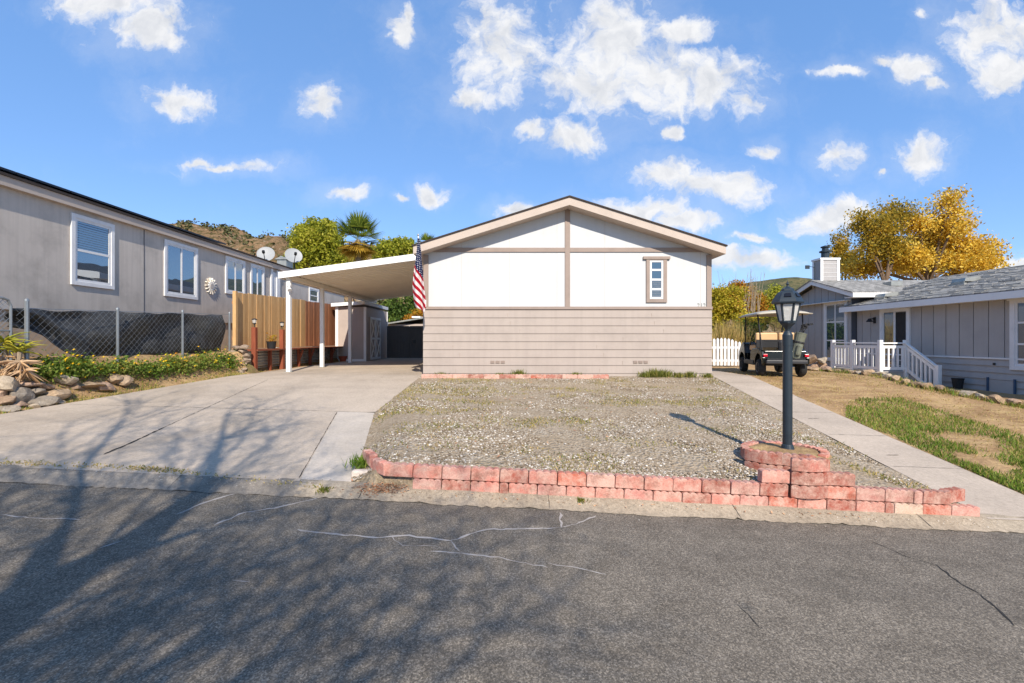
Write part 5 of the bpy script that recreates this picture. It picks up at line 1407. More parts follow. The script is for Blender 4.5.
# flower bed
bedc = []; 
for _ in range(230):
    px = NP.uniform(36, 236); lo_ = pw([(30, 378), (60, 376), (110, 374), (150, 374), (236, 366)], px); hi_ = pw([(30, 372), (50, 362), (100, 370), (118, 366), (140, 362), (236, 354)], px)
    g = G(px, NP.uniform(hi_ + 4, lo_ + 2), dirt_h); bedc.append((g.x, g.y, g.z + .04))
bedc = np.array(bedc); bedc = bedc[NP.permutation(230)[:120]]; bedc[:, 2] += NP.uniform(-.03, .07, 120)
tag(leaf_blob('flower_bed_foliage', M['gazania'], bedc + np.array([0, 0, .03]), 15000, .10, .027, flat=.8), 'green leafy ground cover along the foot of the chain link fence', 'ground cover', kind='stuff')
fc = np.repeat(bedc[NP.integers(0, 120, 120)] + NP.normal(0, .09, (120, 3)) + np.array([.03, -.03, .15]), 6, 0); fa_ = np.tile(np.arange(6) * math.pi / 3, 120)
dv = np.stack([np.cos(fa_), np.sin(fa_) * .8, .35 * np.sin(fa_)], 1); pu = np.stack([-np.sin(fa_), np.cos(fa_), 0 * fa_], 1)
tag(quads('flower_bed_blossoms', fc + dv * .022, pu * .026, dv * .024, M['petal']), 'yellow and orange daisy blossoms over the green bed', 'flowers', kind='stuff')
# aloe by the gate
al = thing('aloe_plant', P(8, 385, 7.3), 'tall aloe with yellow green tips and dry pinkish lower leaves by the gate', 'plant')
def rosette(c, n, ln, wd, up, mat, name, down=False):
    m = MB(); rg = random.Random(int(abs(c.x) * 100) + n)
    for k in range(n):
        a = rg.uniform(0, 6.28); d = Vector((math.cos(a), math.sin(a), 0)); L_ = ln * rg.uniform(.7, 1.15); e = rg.uniform(*up)
        pts = [c + d * (L_ * t * math.cos(e * (1 - t * .4))) + Vector((0, 0, L_ * (t * math.sin(e) - (.45 if not down else .2) * t * t))) for t in (0, .35, .7, 1)]
        m.tube(pts, [wd, wd * .85, wd * .5, .002], 5)
    return m.build(name, mat, al)
ac = P(4, 352, 7.3); 
for k, (px, py) in enumerate(((4, 343), (-8, 350), (18, 352), (8, 352))): rosette(P(px, py, 7.25 + .06 * k), 26, .36, .019, (.1, 1.35), M['aloe'], 'leaves')
for k, (px, py) in enumerate(((2, 356), (10, 362), (0, 366), (20, 362), (26, 370))): rosette(P(px, py, 7.25), 24, .30, .019, (-1.3, .3), M['aloedry'], 'dry_leaves', True)
m = MB()
for px, py in ((6, 345), (-4, 352), (20, 352)): a = P(px, py, 7.35); m.tube([(a.x * .5 + ac.x * .5, 7.35, dirt_h(a.x, 7.35) - .1), (a.x, 7.35, a.z)], [.05, .03], 7)
m.build('stem', M['palebark'], al)
# tufts against the white house and weeds at the kerb
TG = 'green tufts along the white house'
tl = [(646, 376, .16, 'small grey green tuft just past the low edging blocks'), (666, 374, .2, 'bushy green tuft under the middle of the house vents'), (655, 375, .24, 'largest green tuft against the taupe siding'), (678, 377, .14, 'low green tuft between the big tuft and the corner tuft'), (690, 376.5, .16, 'rounded green tuft near the house corner'), (708, 376, .12, 'tiny green tuft at the house corner by the walkway'),
      (519, 374, .2, 'weedy flowering tuft behind the low edging blocks'), (576, 376, .14, 'low weed clump behind the orange end of the edging'), (500, 377, .12, 'small weed clump nearer the carport behind the edging'), (441, 373, .14, 'thin weed clump by the house corner at the carport')]
for px, py, r_, lb in tl:
    Y = 11.42; X = (px - CX) / F * Y; z = gravel_h(X, 11.4)
    t = thing('grass_tuft', (X, Y, z), lb, 'weed', TG)
    blades(170, lambda: (X + NP.normal(0, r_ * .42), Y + NP.normal(0, .05), z - .01), M['weed'], 'blades', r_ * .5, r_ * 1.15, .018, .8, parent=t)
for px, py, r_, lb, k in ((366, 466, .12, 'green weed clump in the crook of the driveway end blocks', 420), (582, 500, .04, 'single small weed growing in the kerb joint', 60), (322, 490, .05, 'yellow green weed in the gutter by the driveway wing', 90)):
    g = G(px, py + 4); t = thing('weed', g, lb, 'weed'); blades(k, lambda: (g.x + NP.normal(0, r_ * .6), g.y + NP.normal(0, r_ * .5) + .03, g.z + NP.uniform(0, r_ * .5)), M['grass'] if k > 100 else M['weed'], 'blades', r_ * .5, r_ * 1.1, .014, 1.0, parent=t)
# weeds along the apron joint, leaf litter at the corner
def apr():
    px = NP.choice([NP.uniform(0, 40), NP.uniform(36, 200), NP.uniform(130, 185), NP.uniform(200, 330)], p=[.15, .4, .3, .15]); py = pw([(0, 463), (100, 467), (170, 471), (330, 489)], px) + NP.normal(0, 1.5)
    g = G(px, py); return (g.x, g.y, g.z)
tag(blades(800, apr, [M['drygrass'], M['weed']], 'gutter_weeds', .008, .03, .012, 1.8, origin=(-4, 4.6, .2), mi=(NP.random(800) > .75).astype(int)), 'thin weeds and straw in the joint between road and driveway', 'weeds', kind='stuff')
n_ = 420; gl = []
for _ in range(n_):
    px, py = NP.normal(380, 13), NP.normal(489, 3.2); 
    if NP.random() < .2: px, py = NP.uniform(330, 900), None
    if py is None: py = pw([(330, 489), (500, 500), (960, 524)], px) + NP.normal(0, 2)
    g = G(px, py); gl.append((g.x, g.y, g.z + NP.uniform(.006, .03)))
u = NP.normal(0, 1, (n_, 3)) * np.array([1, 1, .35]); w = NP.normal(0, 1, (n_, 3)) * np.array([1, 1, .35])
tag(quads('leaf_litter', np.array(gl), u / np.linalg.norm(u, axis=1)[:, None] * .016, w / np.linalg.norm(w, axis=1)[:, None] * .017, M['dryleaf']), 'dry fallen leaves gathered in the gutter at the driveway corner', 'leaves', kind='stuff')

# pebbles: icosahedra with uneven axes
def pebbles(name, n, fx, smin, smax, label):
    ph = (1 + 5 ** .5) / 2
    iv = np.array([(-1, ph, 0), (1, ph, 0), (-1, -ph, 0), (1, -ph, 0), (0, -1, ph), (0, 1, ph), (0, -1, -ph), (0, 1, -ph), (ph, 0, -1), (ph, 0, 1), (-ph, 0, -1), (-ph, 0, 1)]) / 1.9
    fi = np.array([(0, 11, 5), (0, 5, 1), (0, 1, 7), (0, 7, 10), (0, 10, 11), (1, 5, 9), (5, 11, 4), (11, 10, 2), (10, 7, 6), (7, 1, 8), (3, 9, 4), (3, 4, 2), (3, 2, 6), (3, 6, 8), (3, 8, 9), (4, 9, 5), (2, 4, 11), (6, 2, 10), (8, 6, 7), (9, 8, 1)])
    pts = np.array([fx() for _ in range(n)]); s = NP.uniform(smin, smax, (n, 1, 1)) * NP.uniform(.7, 1.35, (n, 12, 1))
    ax = np.stack([NP.uniform(.8, 1.3, n), NP.uniform(.8, 1.3, n), NP.uniform(.45, .8, n)], 1)[:, None, :]
    a = NP.uniform(0, 6.28, n); ca, sa_ = np.cos(a), np.sin(a)
    v = iv[None] * s * ax
    x = v[:, :, 0] * ca[:, None] - v[:, :, 1] * sa_[:, None]; y = v[:, :, 0] * sa_[:, None] + v[:, :, 1] * ca[:, None]
    v = np.stack([x, y, v[:, :, 2]], 2) + pts[:, None, :]
    o3 = pts.mean(0); me = bpy.data.meshes.new(name)
    me.vertices.add(n * 12); me.vertices.foreach_set('co', (v - o3).ravel())
    f = (fi[None] + (np.arange(n) * 12)[:, None, None]).reshape(-1)
    me.loops.add(len(f)); me.loops.foreach_set('vertex_index', f.astype(np.int32)); me.polygons.add(n * 20); me.polygons.foreach_set('loop_start', np.arange(0, n * 60, 3, dtype=np.int32))
    me.materials.append(M['pebble']); me.update(calc_edges=True)
    o = bpy.data.objects.new(name, me); COL.objects.link(o); o.location = tuple(o3); tag(o, label, 'gravel', kind='stuff')
def pb():
    while True:
        y = 4.62 + 6.9 * NP.random() ** 1.5; x = NP.uniform(drive_r(y) + .02, walk_l(y) - .02)
        if (x - 3.2) ** 2 + (y - 5.2) ** 2 < .3: continue
        d = 1.3 * mnoise.noise((x * .9, y * 1.5, 21)) + .6 * mnoise.noise((x * 3, y * 4, 2)) + .22 + .35 * math.exp(-((x + .3) / 1.2) ** 2 - ((y - 5.6) / .9) ** 2)
        if NP.random() < d: return (x, y, gravel_h(x, y) + .004)
pebbles('gravel', 26000, pb, .005, .0165, 'mixed grey and white pebbles covering the front yard')
def spill():
    px = NP.uniform(0, 1000); py = pw([(0, 466), (350, 487), (700, 510), (1000, 524)], px) + NP.normal(0, 3.5); g = G(px, py); return (g.x, g.y, g.z + .003)
pebbles('kerb_grit', 1500, spill, .002, .007, 'loose grit along the kerb and gutter')
# ------------------------------------------------------------------ trees
def crown_tree(name, label, cat, group, base, lobes, leaf, bark, nclump, per, size, cr, tr, seed, trunk_to=None, limb_k=1.0, drop=0.0):
    """trunk with limbs into uneven lobes; each lobe carries leaf clumps on twigs.  lobes: (centre, radii)"""
    rg = random.Random(seed); base = Vector(base)
    t = thing(name, base, label, cat, group)
    mid = sum((l[0] for l in lobes), Vector()) / len(lobes)
    top = Vector(trunk_to) if trunk_to is not None else Vector((lerp(base.x, mid.x, .6), lerp(base.y, mid.y, .6), lerp(base.z, mid.z, .45)))
    m = MB(); q1 = base.lerp(top, .5) + Vector((rg.uniform(-.1, .1), rg.uniform(-.1, .1), 0)) * tr * 4
    m.tube([base - Vector((0, 0, .3)), base + Vector((0, 0, .2)), q1, top], [tr * 1.5, tr * 1.1, tr * .85, tr * .65], 9)
    cl = []
    vol = [l[1][0] * l[1][1] * l[1][2] for l in lobes]; tot = sum(v ** .8 for v in vol)
    for (c, r), v in zip(lobes, vol):
        c = Vector(c); r = tuple(q * .84 for q in r); k1 = top.lerp(c, .5) + Vector((rg.uniform(-1, 1), rg.uniform(-1, 1), rg.uniform(0, 1))) * min(r) * .25
        m.tube([top, k1, c], [tr * .5, tr * .32, tr * .16], 6)
        for _ in range(max(3, int(nclump * v ** .8 / tot))):
            d = Vector((rg.gauss(0, 1), rg.gauss(0, 1), rg.gauss(0, 1))).normalized(); f = rg.uniform(.2, 1.0) ** .6 * rg.choice((1, 1, 1.1))
            p = c + Vector((d.x * r[0], d.y * r[1], d.z * r[2])) * f; cl.append(p)
            j = c.lerp(p, .5) + Vector((rg.uniform(-1, 1), rg.uniform(-1, 1), rg.uniform(-.3, 1))) * min(r) * .14
            m.tube([c, j, p], [tr * .12, tr * .07, tr * .02 * limb_k], 3, False)
    m.build('trunk', bark, t, fix=False)
    per = int(per * 1.9); size *= .66
    cl = np.array(cl); n = len(cl) * per
    sc = NP.uniform(.55, 1.25, len(cl)); idx = np.repeat(np.arange(len(cl)), per)
    c = cl[idx] + np.clip(NP.normal(0, .8, (n, 3)), -1.5, 1.5) * (sc[idx] * cr)[:, None] * np.array([1, 1, .75])
    u = NP.normal(0, 1, (n, 3)); u /= np.linalg.norm(u, axis=1)[:, None]; w = np.cross(u, NP.normal(0, 1, (n, 3))); w[:, 2] -= drop; w /= np.linalg.norm(w, axis=1)[:, None] + 1e-9
    s = NP.uniform(.6, 1.35, (n, 1)) * size
    quads('crown', c, u * s, w * s, leaf, t)
    return t
def lobe(px, py, rx, ry, Y, dy=0, rd=None):
    c = P(px, py, Y + dy); s = Y / F; return (c, (rx * s, (rd or rx) * s, ry * s))
# yellow autumn tree beyond the gabled house
Y = 34
crown_tree('autumn_tree', 'large golden yellow autumn tree rising beyond the gabled house roof', 'tree', None, (P(925, 340, Y).x, Y, .5),
           [lobe(945, 228, 22, 18, Y), lobe(950, 203, 13, 11, Y, -1), lobe(930, 243, 24, 16, Y, 1), lobe(900, 258, 26, 14, Y, -1), lobe(965, 250, 20, 16, Y), lobe(985, 252, 13, 15, Y, 1), lobe(860, 268, 24, 9, Y, 0), lobe(925, 265, 34, 10, Y, 1), lobe(973, 268, 22, 8, Y), lobe(918, 222, 12, 14, Y, -1), lobe(955, 222, 8, 8, Y, -2), lobe(985, 262, 14, 9, Y, 1)],
           M['gold'], M['bark'], 330, 52, .16, .6, .3, 4, trunk_to=(P(928, 290, Y).x, Y, P(0, 285, Y).z))
Y = 32
crown_tree('thinning_tree', 'sparse olive brown tree with thin crown against the golden tree', 'tree', None, (P(890, 340, Y).x, Y, .5),
           [lobe(878, 228, 18, 18, Y), lobe(860, 222, 11, 10, Y), lobe(892, 212, 14, 12, Y, 1), lobe(887, 245, 18, 12, Y), lobe(908, 214, 8, 14, Y, 1), lobe(868, 246, 10, 12, Y)], M['olivegreen'], M['bark'], 150, 32, .15, .55, .22, 9, trunk_to=(P(885, 290, Y).x, Y, P(0, 285, Y).z))
Y = 38
crown_tree('cypress_tree', 'slim rusty brown tree top right beside the chimney'.replace(' right', ''), 'tree', None, (P(842, 340, Y).x, Y, .5),
           [lobe(840, 243, 6, 13, Y), lobe(848, 260, 8, 9, Y), lobe(838, 260, 6, 9, Y)], M['olivegreen'], M['bark'], 45, 60, .15, .4, .2, 11)
# trees behind the carport
Y = 46
crown_tree('pepper_tree', 'big yellow green tree with feathery upright crown beyond the carport', 'tree', None, (P(318, 340, Y).x, Y, .7),
           [lobe(318, 236, 15, 12, Y), lobe(305, 243, 14, 14, Y), lobe(330, 240, 14, 16, Y), lobe(318, 258, 26, 14, Y, 1), lobe(334, 260, 12, 12, Y), lobe(296, 262, 10, 10, Y), lobe(312, 226, 6, 6, Y), lobe(325, 226, 7, 6, Y), lobe(300, 230, 5, 5, Y)], M['greenleaf'], M['bark'], 240, 75, .24, .55, .45, 21)
Y = 44
crown_tree('round_tree', 'rounded mid green tree between the fan palm and the white house roof', 'tree', None, (P(395, 340, Y).x, Y, .7),
           [lobe(392, 252, 14, 9, Y), lobe(404, 248, 12, 8, Y), lobe(382, 258, 9, 8, Y), lobe(415, 254, 12, 10, Y)], M['greenleaf'], M['bark'], 110, 70, .22, .5, .3, 23)
Y = 40
crown_tree('yellow_shrub', 'yellowish shrub under the fan palm crown', 'shrub', None, (P(352, 340, Y).x, Y, .7),
           [lobe(345, 272, 13, 7, Y), lobe(362, 271, 12, 7, Y), lobe(375, 272, 10, 6, Y)], M['limeleaf'], M['bark'], 70, 70, .2, .45, .15, 27)
def palm(px, py, Y, rad, lab, nf=34, skirt=True):
    c = P(px, py, Y); t = thing('fan_palm', (c.x, Y, .7), lab, 'palm tree', 'fan palms beyond the carport')
    m = MB(); m.tube([(c.x + .2, Y, .4), (c.x + .1, Y, c.z * .5), (c.x, Y, c.z)], [.32, .24, .2], 10); m.build('trunk', M['palebark'], t)
    rg = random.Random(int(px))
    for dead in ((False, True) if skirt else (False,)):
        Cn, U, V = [], [], []
        for k in range(nf if not dead else nf):
            a = rg.uniform(0, 6.28); e = rg.uniform(-.25, 1.45) if not dead else rg.uniform(-1.35, -.35)
            d = Vector((math.cos(a) * math.cos(e), math.sin(a) * math.cos(e), math.sin(e))); sd = d.cross(Vector((0, 0, 1))).normalized(); upv = sd.cross(d)
            hub = c + d * rad * (.5 if not dead else .35)
            for q in range(15):
                b_ = (q - 7) / 7 * 1.25; dd = (d * math.cos(b_) + sd * math.sin(b_) + upv * .12 * math.cos(b_) - Vector((0, 0, .18 * abs(b_)))).normalized(); ln = rad * (.62 - .12 * abs(b_)) * rg.uniform(.85, 1.1)
                Cn.append(hub + dd * ln * .5); V.append(dd * ln * .5); U.append(dd.cross(upv).normalized() * rad * .055)
            Cn.append(c + d * rad * .25); V.append(d * rad * .27); U.append(sd * rad * .03)
        quads('dead_skirt' if dead else 'crown', np.array(Cn), np.array(U), np.array(V), M['yellowpalm'] if dead else M['palmleaf'], t)
palm(358, 240, 36, 2.15, 'dark green fan palm with yellowish skirt beyond the carport roof')
palm(426, 247, 42, 1.3, 'small fan palm top peeking over the white house eave', 24, False)
# greenery seen through the carport
Y = 33
crown_tree('shrub', 'dark green shrub seen over the charcoal gate through the carport', 'shrub', None, (P(402, 340, Y).x, Y, .7), [lobe(400, 318, 12, 12, Y), lobe(414, 308, 10, 14, Y), lobe(392, 306, 8, 10, Y)], M['deepleaf'], M['bark'], 60, 70, .16, .4, .12, 31)
Y = 31
crown_tree('shrub', 'orange red shrub beside the flag behind the charcoal gate', 'shrub', None, (P(416, 340, Y).x, Y, .7), [lobe(418, 318, 6, 7, Y), lobe(412, 322, 6, 5, Y)], M['autumnleaf'], M['bark'], 24, 60, .13, .3, .08, 33)
# shrubs past the white house
SG = 'shrubs and small trees past the picket gate'
for k, (lab, Yv, lobes_, lf, sd) in enumerate((
        ('yellow green bush against the corner of the white house', 24, [(718, 300, 10, 18), (728, 310, 12, 14), (716, 325, 9, 12), (732, 295, 8, 9)], 'limeleaf', 41),
        ('orange tinged small tree behind the picket gate', 27, [(745, 300, 12, 13), (738, 288, 9, 9), (756, 305, 10, 12), (748, 318, 12, 12)], 'autumnleaf', 43),
        ('dark olive shrub between the orange tree and the golf cart roof', 29, [(768, 300, 10, 13), (776, 296, 8, 11), (764, 314, 10, 12), (780, 312, 9, 12)], 'greenleaf', 45),
        ('grey green tall shrub behind the lamp lantern', 31, [(790, 306, 9, 12), (797, 300, 6, 9), (786, 320, 10, 12)], 'greenleaf', 47),
        ('low deep green bush just above the picket gate', 21, [(736, 338, 12, 10), (752, 334, 9, 10), (722, 345, 8, 9)], 'deepleaf', 49),
        ('bright lime bush between pale plume grass and golf cart', 22, [(746, 326, 9, 9), (758, 330, 7, 10)], 'limeleaf', 51))):
    lb_ = [lobe(a, b_, c_, d_, Yv) for a, b_, c_, d_ in lobes_]
    crown_tree('shrub', lab, 'shrub', SG, (lb_[0][0].x, Yv, .68), lb_, M[lf], M['bark'], 75, 75, .10, .27, .09, sd)
# thin bare twigs standing above the shrubs
m = MB(); 
bt = thing('bare_shrub', P(735, 345, 25), 'bare twiggy shrub standing above the yellow green bush', 'shrub')
rg = random.Random(8)
for k in range(26):
    a = P(rg.uniform(722, 760), 330, 25); b_ = a + Vector((rg.uniform(-.6, .6), rg.uniform(-.4, .4), P(0, rg.uniform(268, 292), 25).z - a.z)); q = a.lerp(b_, .5) + Vector((rg.uniform(-.2, .2), 0, 0)); m.tube([a, q, b_], [.03, .018, .006], 4)
    for _ in range(4):
        s_ = a.lerp(b_, rg.uniform(.5, .95)); m.tube([s_, s_ + Vector((rg.uniform(-.35, .35), rg.uniform(-.2, .2), rg.uniform(.1, .4)))], [.008, .003], 3)
m.build('stem', M['palebark'], bt, fix=False)
pgx = P(728, 335, 20); gt_ = thing('plume_grass', (pgx.x, 20, .68), 'pale straw coloured plume grass behind the picket gate', 'ornamental grass')
blades(900, lambda: (pgx.x + NP.normal(0, .45), 20 + NP.normal(0, .3), .7), M['drygrass'], 'blades', .8, 1.9, .03, .45, parent=gt_)

# bare street tree behind the camera, whose shadow falls over the road and driveway
SUN_EL = math.radians(38); SAZ = Vector((.215, -.977, 0)).normalized()
S = Vector((SAZ.x * math.cos(SUN_EL), SAZ.y * math.cos(SUN_EL), math.sin(SUN_EL)))
def up_from(px, py, h):
    g = G(px, py); k = (h - g.z) / S.z; return g + S * k
st = thing('street_tree', (-1.1, -5.2, 0), 'nearly bare spreading street tree across the road casting the long shadow', 'tree')
rg = random.Random(77); m = MB(); tips = []
def grow(p, d, ln, r, lvl):
    n = 3; pts = [p]; rs = [r]
    for k in range(n):
        d = (d + Vector((rg.gauss(0, .16), rg.gauss(0, .16), rg.gauss(0, .10) + .03))).normalized(); p = p + d * ln / n; pts.append(p); rs.append(r * (1 - .45 * (k + 1) / n))
    m.tube(pts, rs, 6 if r > .04 else 4 if r > .015 else 3, False)
    if lvl == 0: tips.append(p); return
    kids = 3
    for k in range(kids):
        q = pts[rg.choice((1, 2, 3, 3))]; ax = Vector((rg.gauss(0, 1), rg.gauss(0, 1), rg.gauss(0, .7))).normalized()
        nd = (d * .75 + ax * rg.uniform(.5, .95)).normalized(); grow(q, nd, ln * rg.uniform(.58, .8), r * rg.uniform(.42, .6), lvl - 1)
# trunk and leader follow a gently leaning line
tr_pts = [Vector((-1.15, -5.2, -.1)), Vector((-1.1, -5.15, 2.0)), up_from(40, 590, 5.2), up_from(130, 545, 6.2), up_from(190, 500, 7.1), up_from(208, 478, 7.6), up_from(222, 440, 8.5), up_from(226, 415, 9.0)]
m.tube(tr_pts, [.26, .22, .20, .16, .11, .08, .042, .016], 9, False)
def trunk_at(h):
    for p, q in zip(tr_pts, tr_pts[1:]):
        if h <= q.z: return p.lerp(q, (h - p.z) / (q.z - p.z))
    return tr_pts[-1].copy()
limbs = [(3.6, 300, 600, 5.8, .05), (3.4, 430, 640, 5.4, .045), (3.8, 420, 590, 6.2, .045), (3.2, 470, 660, 5.2, .03), (3.2, 330, 670, 5.0, .045), (3.4, 200, 640, 5.4, .05), (4.2, 250, 560, 6.4, .045),
         (4.6, 360, 545, 7.0, .04), (4.8, 480, 560, 6.9, .03), (5.2, 330, 505, 7.6, .035), (5.6, 300, 480, 8.0, .03), (6.0, 270, 450, 8.6, .036), (6.5, 290, 420, 9.3, .032), (7.2, 160, 425, 9.0, .03),
         (7.2, 260, 400, 9.6, .03), (4.5, 20, 470, 7.6, .05), (5.0, 60, 445, 8.4, .055), (5.2, 130, 402, 9.4, .06), (4.5, -60, 500, 7.2, .05), (3.8, -100, 560, 6.4, .05), (3.6, 60, 640, 5.2, .045),
         (5.0, 110, 470, 7.8, .035), (5.6, 180, 440, 8.6, .03), (3.4, 30, 620, 5.6, .06), (3.2, 100, 680, 5.0, .06), (3.3, -40, 660, 5.2, .06), (3.4, 140, 620, 5.6, .05), (3.5, 180, 590, 6.0, .05), (3.8, 80, 570, 6.2, .05), (3.1, 220, 690, 4.8, .05), (6.9, 240, 430, 8.9, .035), (6.6, 200, 440, 8.7, .03)]
for h0, px, py, h, r in limbs:
    a = trunk_at(h0); e = up_from(px, py, h); k1 = a.lerp(e, .35) + Vector((rg.uniform(-.15, .15), rg.uniform(-.15, .15), .1)); k2 = a.lerp(e, .7) + Vector((rg.uniform(-.15, .15), rg.uniform(-.15, .15), .1))
    r *= .8; m.tube([a, k1, k2, e], [r, r * .72, r * .45, r * .2], 6, False)
    d = (e - a).normalized(); ln = (e - a).length
    for k in range(12):
        q = (k1, k2, e, k1.lerp(k2, .5), k2.lerp(e, .5), a.lerp(k1, .6), k2.lerp(e, .8), k1.lerp(k2, .25), k1.lerp(k2, .8), a.lerp(k1, .8), k2.lerp(e, .3), e)[k]; nd = (d * .95 + Vector((rg.gauss(0, 1), rg.gauss(0, 1), rg.gauss(0, .6))).normalized() * .7).normalized()
        grow(q, nd, clip(ln * .32, .45, 1.2), max(.009, r * .34), 2)
for si in (5, 6, 7):
    for k in range(4): grow(tr_pts[si], Vector((rg.gauss(0, 1), rg.gauss(.4, 1), .5)).normalized(), .6, .02, 2)
m.build('trunk', M['bark'], st, fix=False)
tp = np.array(tips)[::3]; per = 1; nn_ = len(tp) * per
c = np.repeat(tp, per, 0) + NP.normal(0, .12, (nn_, 3)); u = NP.normal(0, 1, (nn_, 3)); w = NP.normal(0, 1, (nn_, 3))
quads('crown', c, u / np.linalg.norm(u, axis=1)[:, None] * .035, w / np.linalg.norm(w, axis=1)[:, None] * .04, M['olivegreen'], st)

# ------------------------------------------------------------------ sky with broken cumulus, sun, camera
W = bpy.data.worlds.new('World'); SC.world = W; W.use_nodes = True
t = W.node_tree; t.nodes.clear()
def nn(ty, **kw):
    x = t.nodes.new(ty)
    for k, v in kw.items(): setattr(x, k, v)
    return x
def mt(op, a, b=None, c=None, cl=False):
    x = nn('ShaderNodeMath', operation=op, use_clamp=cl)
    for s_, v in zip(x.inputs, (a, b, c)):
        if v is None: continue
        if hasattr(v, 'is_linked'): t.links.new(v, s_)
        else: s_.default_value = v
    return x.outputs[0]
sky = nn('ShaderNodeTexSky', sky_type='NISHITA'); sky.sun_disc = False; sky.sun_elevation = SUN_EL; sky.sun_rotation = math.atan2(SAZ.x, SAZ.y)
sky.altitude = 1800; sky.air_density = 1.0; sky.dust_density = 0.15; sky.ozone_density = 2.0
hs = nn('ShaderNodeHueSaturation'); hs.inputs['Saturation'].default_value = SKY_SAT; hs.inputs['Value'].default_value = SKY_VAL; t.links.new(sky.outputs[0], hs.inputs['Color'])
hm = nn('ShaderNodeMix', data_type='RGBA'); hm.inputs[0].default_value = .5; hm.inputs[7].default_value = (1.15, 2.75, 6.1, 1); t.links.new(hs.outputs[0], hm.inputs[6])
tc = nn('ShaderNodeTexCoord'); sp = nn('ShaderNodeSeparateXYZ'); t.links.new(tc.outputs['Generated'], sp.inputs[0])
yy = mt('MAXIMUM', sp.outputs[1], .02)
cu_, cv_ = mt('DIVIDE', sp.outputs[0], yy), mt('DIVIDE', sp.outputs[2], yy)
cb = nn('ShaderNodeCombineXYZ'); t.links.new(cu_, cb.inputs[0]); t.links.new(cv_, cb.inputs[1])
def wnoise(scale, detail, rough, vec=None, out='Fac'):
    x = nn('ShaderNodeTexNoise'); x.inputs['Scale'].default_value = scale; x.inputs['Detail'].default_value = detail; x.inputs['Roughness'].default_value = rough
    t.links.new(vec if vec is not None else cb.outputs[0], x.inputs['Vector']); return x.outputs[out]
wp = nn('ShaderNodeVectorMath', operation='SUBTRACT'); t.links.new(wnoise(7, 5, .6, None, 'Color'), wp.inputs[0]); wp.inputs[1].default_value = (.5, .5, .5)
ws = nn('ShaderNodeVectorMath', operation='MULTIPLY_ADD'); t.links.new(wp.outputs[0], ws.inputs[0]); ws.inputs[1].default_value = (.14, .11, 0); t.links.new(cb.outputs[0], ws.inputs[2])
clouds = [(110, 5, 62, 22), (150, 28, 52, 28), (178, 98, 44, 19), (168, 42, 30, 20), (320, 104, 24, 24), (225, 166, 52, 8), (198, 162, 26, 7), (348, 188, 24, 10), (430, 193, 21, 12), (398, 196, 12, 5), (400, 26, 15, 22), (405, 12, 8, 12),
          (500, 55, 52, 62), (610, 40, 66, 62), (590, 85, 72, 34), (660, 70, 66, 46), (715, 85, 52, 34), (745, 105, 24, 18), (470, 100, 26, 18), (690, 30, 46, 16), (575, 135, 50, 16), (530, 130, 18, 10),
          (660, 175, 46, 20), (720, 190, 64, 20), (640, 210, 66, 18), (690, 222, 52, 14), (840, 158, 24, 18), (920, 154, 32, 20), (912, 72, 30, 22), (930, 90, 18, 8), (990, 28, 56, 40), (1005, 70, 36, 30), (830, 215, 48, 18), (850, 205, 30, 16), (740, 262, 60, 15), (765, 151, 16, 10), (665, 131, 15, 9),
          (515, 210, 26, 8), (843, 72, 34, 7), (885, 62, 18, 8), (922, 10, 12, 8), (750, 240, 30, 7), (1015, 262, 40, 9), (885, 172, 10, 4)]
acc = None
for px, py, rx, ry in clouds:
    mp = nn('ShaderNodeMapping'); u0, v0 = (px - CX) / F, (CY - py) / F; sx_, sy_ = F / rx, F / ry
    mp.inputs['Scale'].default_value = (sx_, sy_, 0); mp.inputs['Location'].default_value = (-u0 * sx_, -v0 * sy_, 0)
    t.links.new(ws.outputs[0], mp.inputs['Vector'])
    ln = nn('ShaderNodeVectorMath', operation='LENGTH'); t.links.new(mp.outputs[0], ln.inputs[0])
    d = mt('SUBTRACT', 1.0, ln.outputs['Value'])
    acc = d if acc is None else mt('MAXIMUM', acc, d)
acc = mt('MAXIMUM', acc, -1.2)
fb = wnoise(9, 8, .62, ws.outputs[0]); fb2 = wnoise(26, 6, .65, ws.outputs[0])
den = mt('ADD', mt('MULTIPLY', acc, 1.15), mt('ADD', mt('MULTIPLY', mt('SUBTRACT', fb, .5), 2.6), mt('MULTIPLY', mt('SUBTRACT', fb2, .5), 1.3)))
cov = nn('ShaderNodeMapRange', interpolation_type='SMOOTHSTEP'); t.links.new(den, cov.inputs[0]); cov.inputs[1].default_value = -.12; cov.inputs[2].default_value = .85
front = mt('GREATER_THAN', sp.outputs[1], .05)
veil = nn('ShaderNodeMapRange', interpolation_type='SMOOTHSTEP'); t.links.new(mt('ADD', mt('MULTIPLY', acc, .8), mt('MULTIPLY', mt('SUBTRACT', wnoise(5, 7, .7, ws.outputs[0]), .5), 3.2)), veil.inputs[0]); veil.inputs[1].default_value = -.9; veil.inputs[2].default_value = .9; veil.inputs[4].default_value = .2
covf = mt('MULTIPLY', mt('MULTIPLY', mt('MAXIMUM', cov.outputs[0], veil.outputs[0]), front), .97)
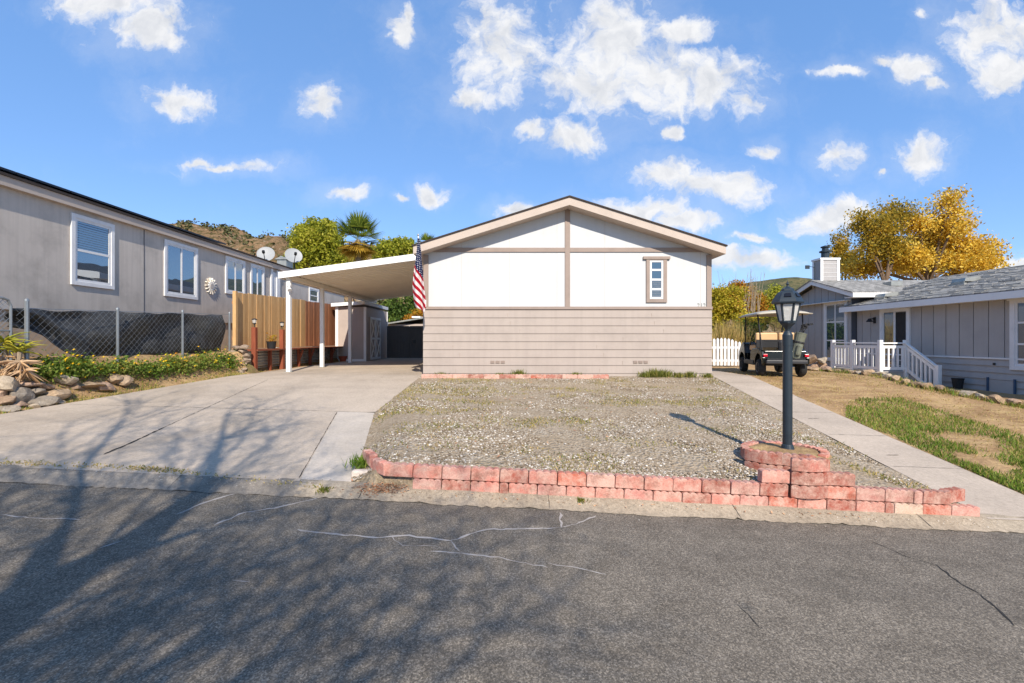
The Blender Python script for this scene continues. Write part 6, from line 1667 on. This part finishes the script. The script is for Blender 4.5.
# cloud colour: bright, a little greyer in the thick parts
sh = nn('ShaderNodeMapRange'); of = nn('ShaderNodeVectorMath', operation='ADD'); t.links.new(ws.outputs[0], of.inputs[0]); of.inputs[1].default_value = (.012, .03, 0)
rel = mt('SUBTRACT', wnoise(9, 6, .6, of.outputs[0]), fb)
t.links.new(mt('ADD', mt('MULTIPLY', den, .55), mt('MULTIPLY', rel, 4.0)), sh.inputs[0]); sh.inputs[1].default_value = .05; sh.inputs[2].default_value = 1.35
cc = nn('ShaderNodeMix', data_type='RGBA'); t.links.new(sh.outputs[0], cc.inputs[0]); cc.inputs[6].default_value = (CLD, CLD, CLD * 1.01, 1); cc.inputs[7].default_value = (CLD * .68, CLD * .71, CLD * .77, 1)
mx = nn('ShaderNodeMix', data_type='RGBA'); t.links.new(covf, mx.inputs[0]); t.links.new(hm.outputs[2], mx.inputs[6]); t.links.new(cc.outputs[2], mx.inputs[7])
bg = nn('ShaderNodeBackground'); bg.inputs['Strength'].default_value = SKY_STR; t.links.new(mx.outputs[2], bg.inputs[0])
wo = nn('ShaderNodeOutputWorld'); t.links.new(bg.outputs[0], wo.inputs[0])
sd = bpy.data.lights.new('sun', 'SUN'); sd.energy = SUN_E; sd.angle = math.radians(.42); sd.color = (1.0, .91, .785)
so_ = bpy.data.objects.new('sun', sd); COL.objects.link(so_); so_.rotation_euler = S.to_track_quat('Z', 'Y').to_euler(); so_.location = S * 50
cam = bpy.data.cameras.new('camera'); cam.sensor_width = 36; cam.lens = F * 36 / 1024; cam.clip_end = 6000; cam.clip_start = .05
cam.shift_x = (512 - CX) / 1024; cam.shift_y = -(341.5 - CY) / 1024
co = bpy.data.objects.new('camera', cam); COL.objects.link(co); co.location = (0, 0, CAMZ); co.rotation_euler = (math.pi / 2, 0, 0); SC.camera = co
vs = SC.view_settings; vs.view_transform = 'Standard'; vs.look = 'None'; vs.exposure = EXPO; vs.gamma = 1; vs.use_curve_mapping = False
SC.cycles.max_bounces = 6; SC.cycles.transparent_max_bounces = 12
SC.cycles.use_denoising = DENO
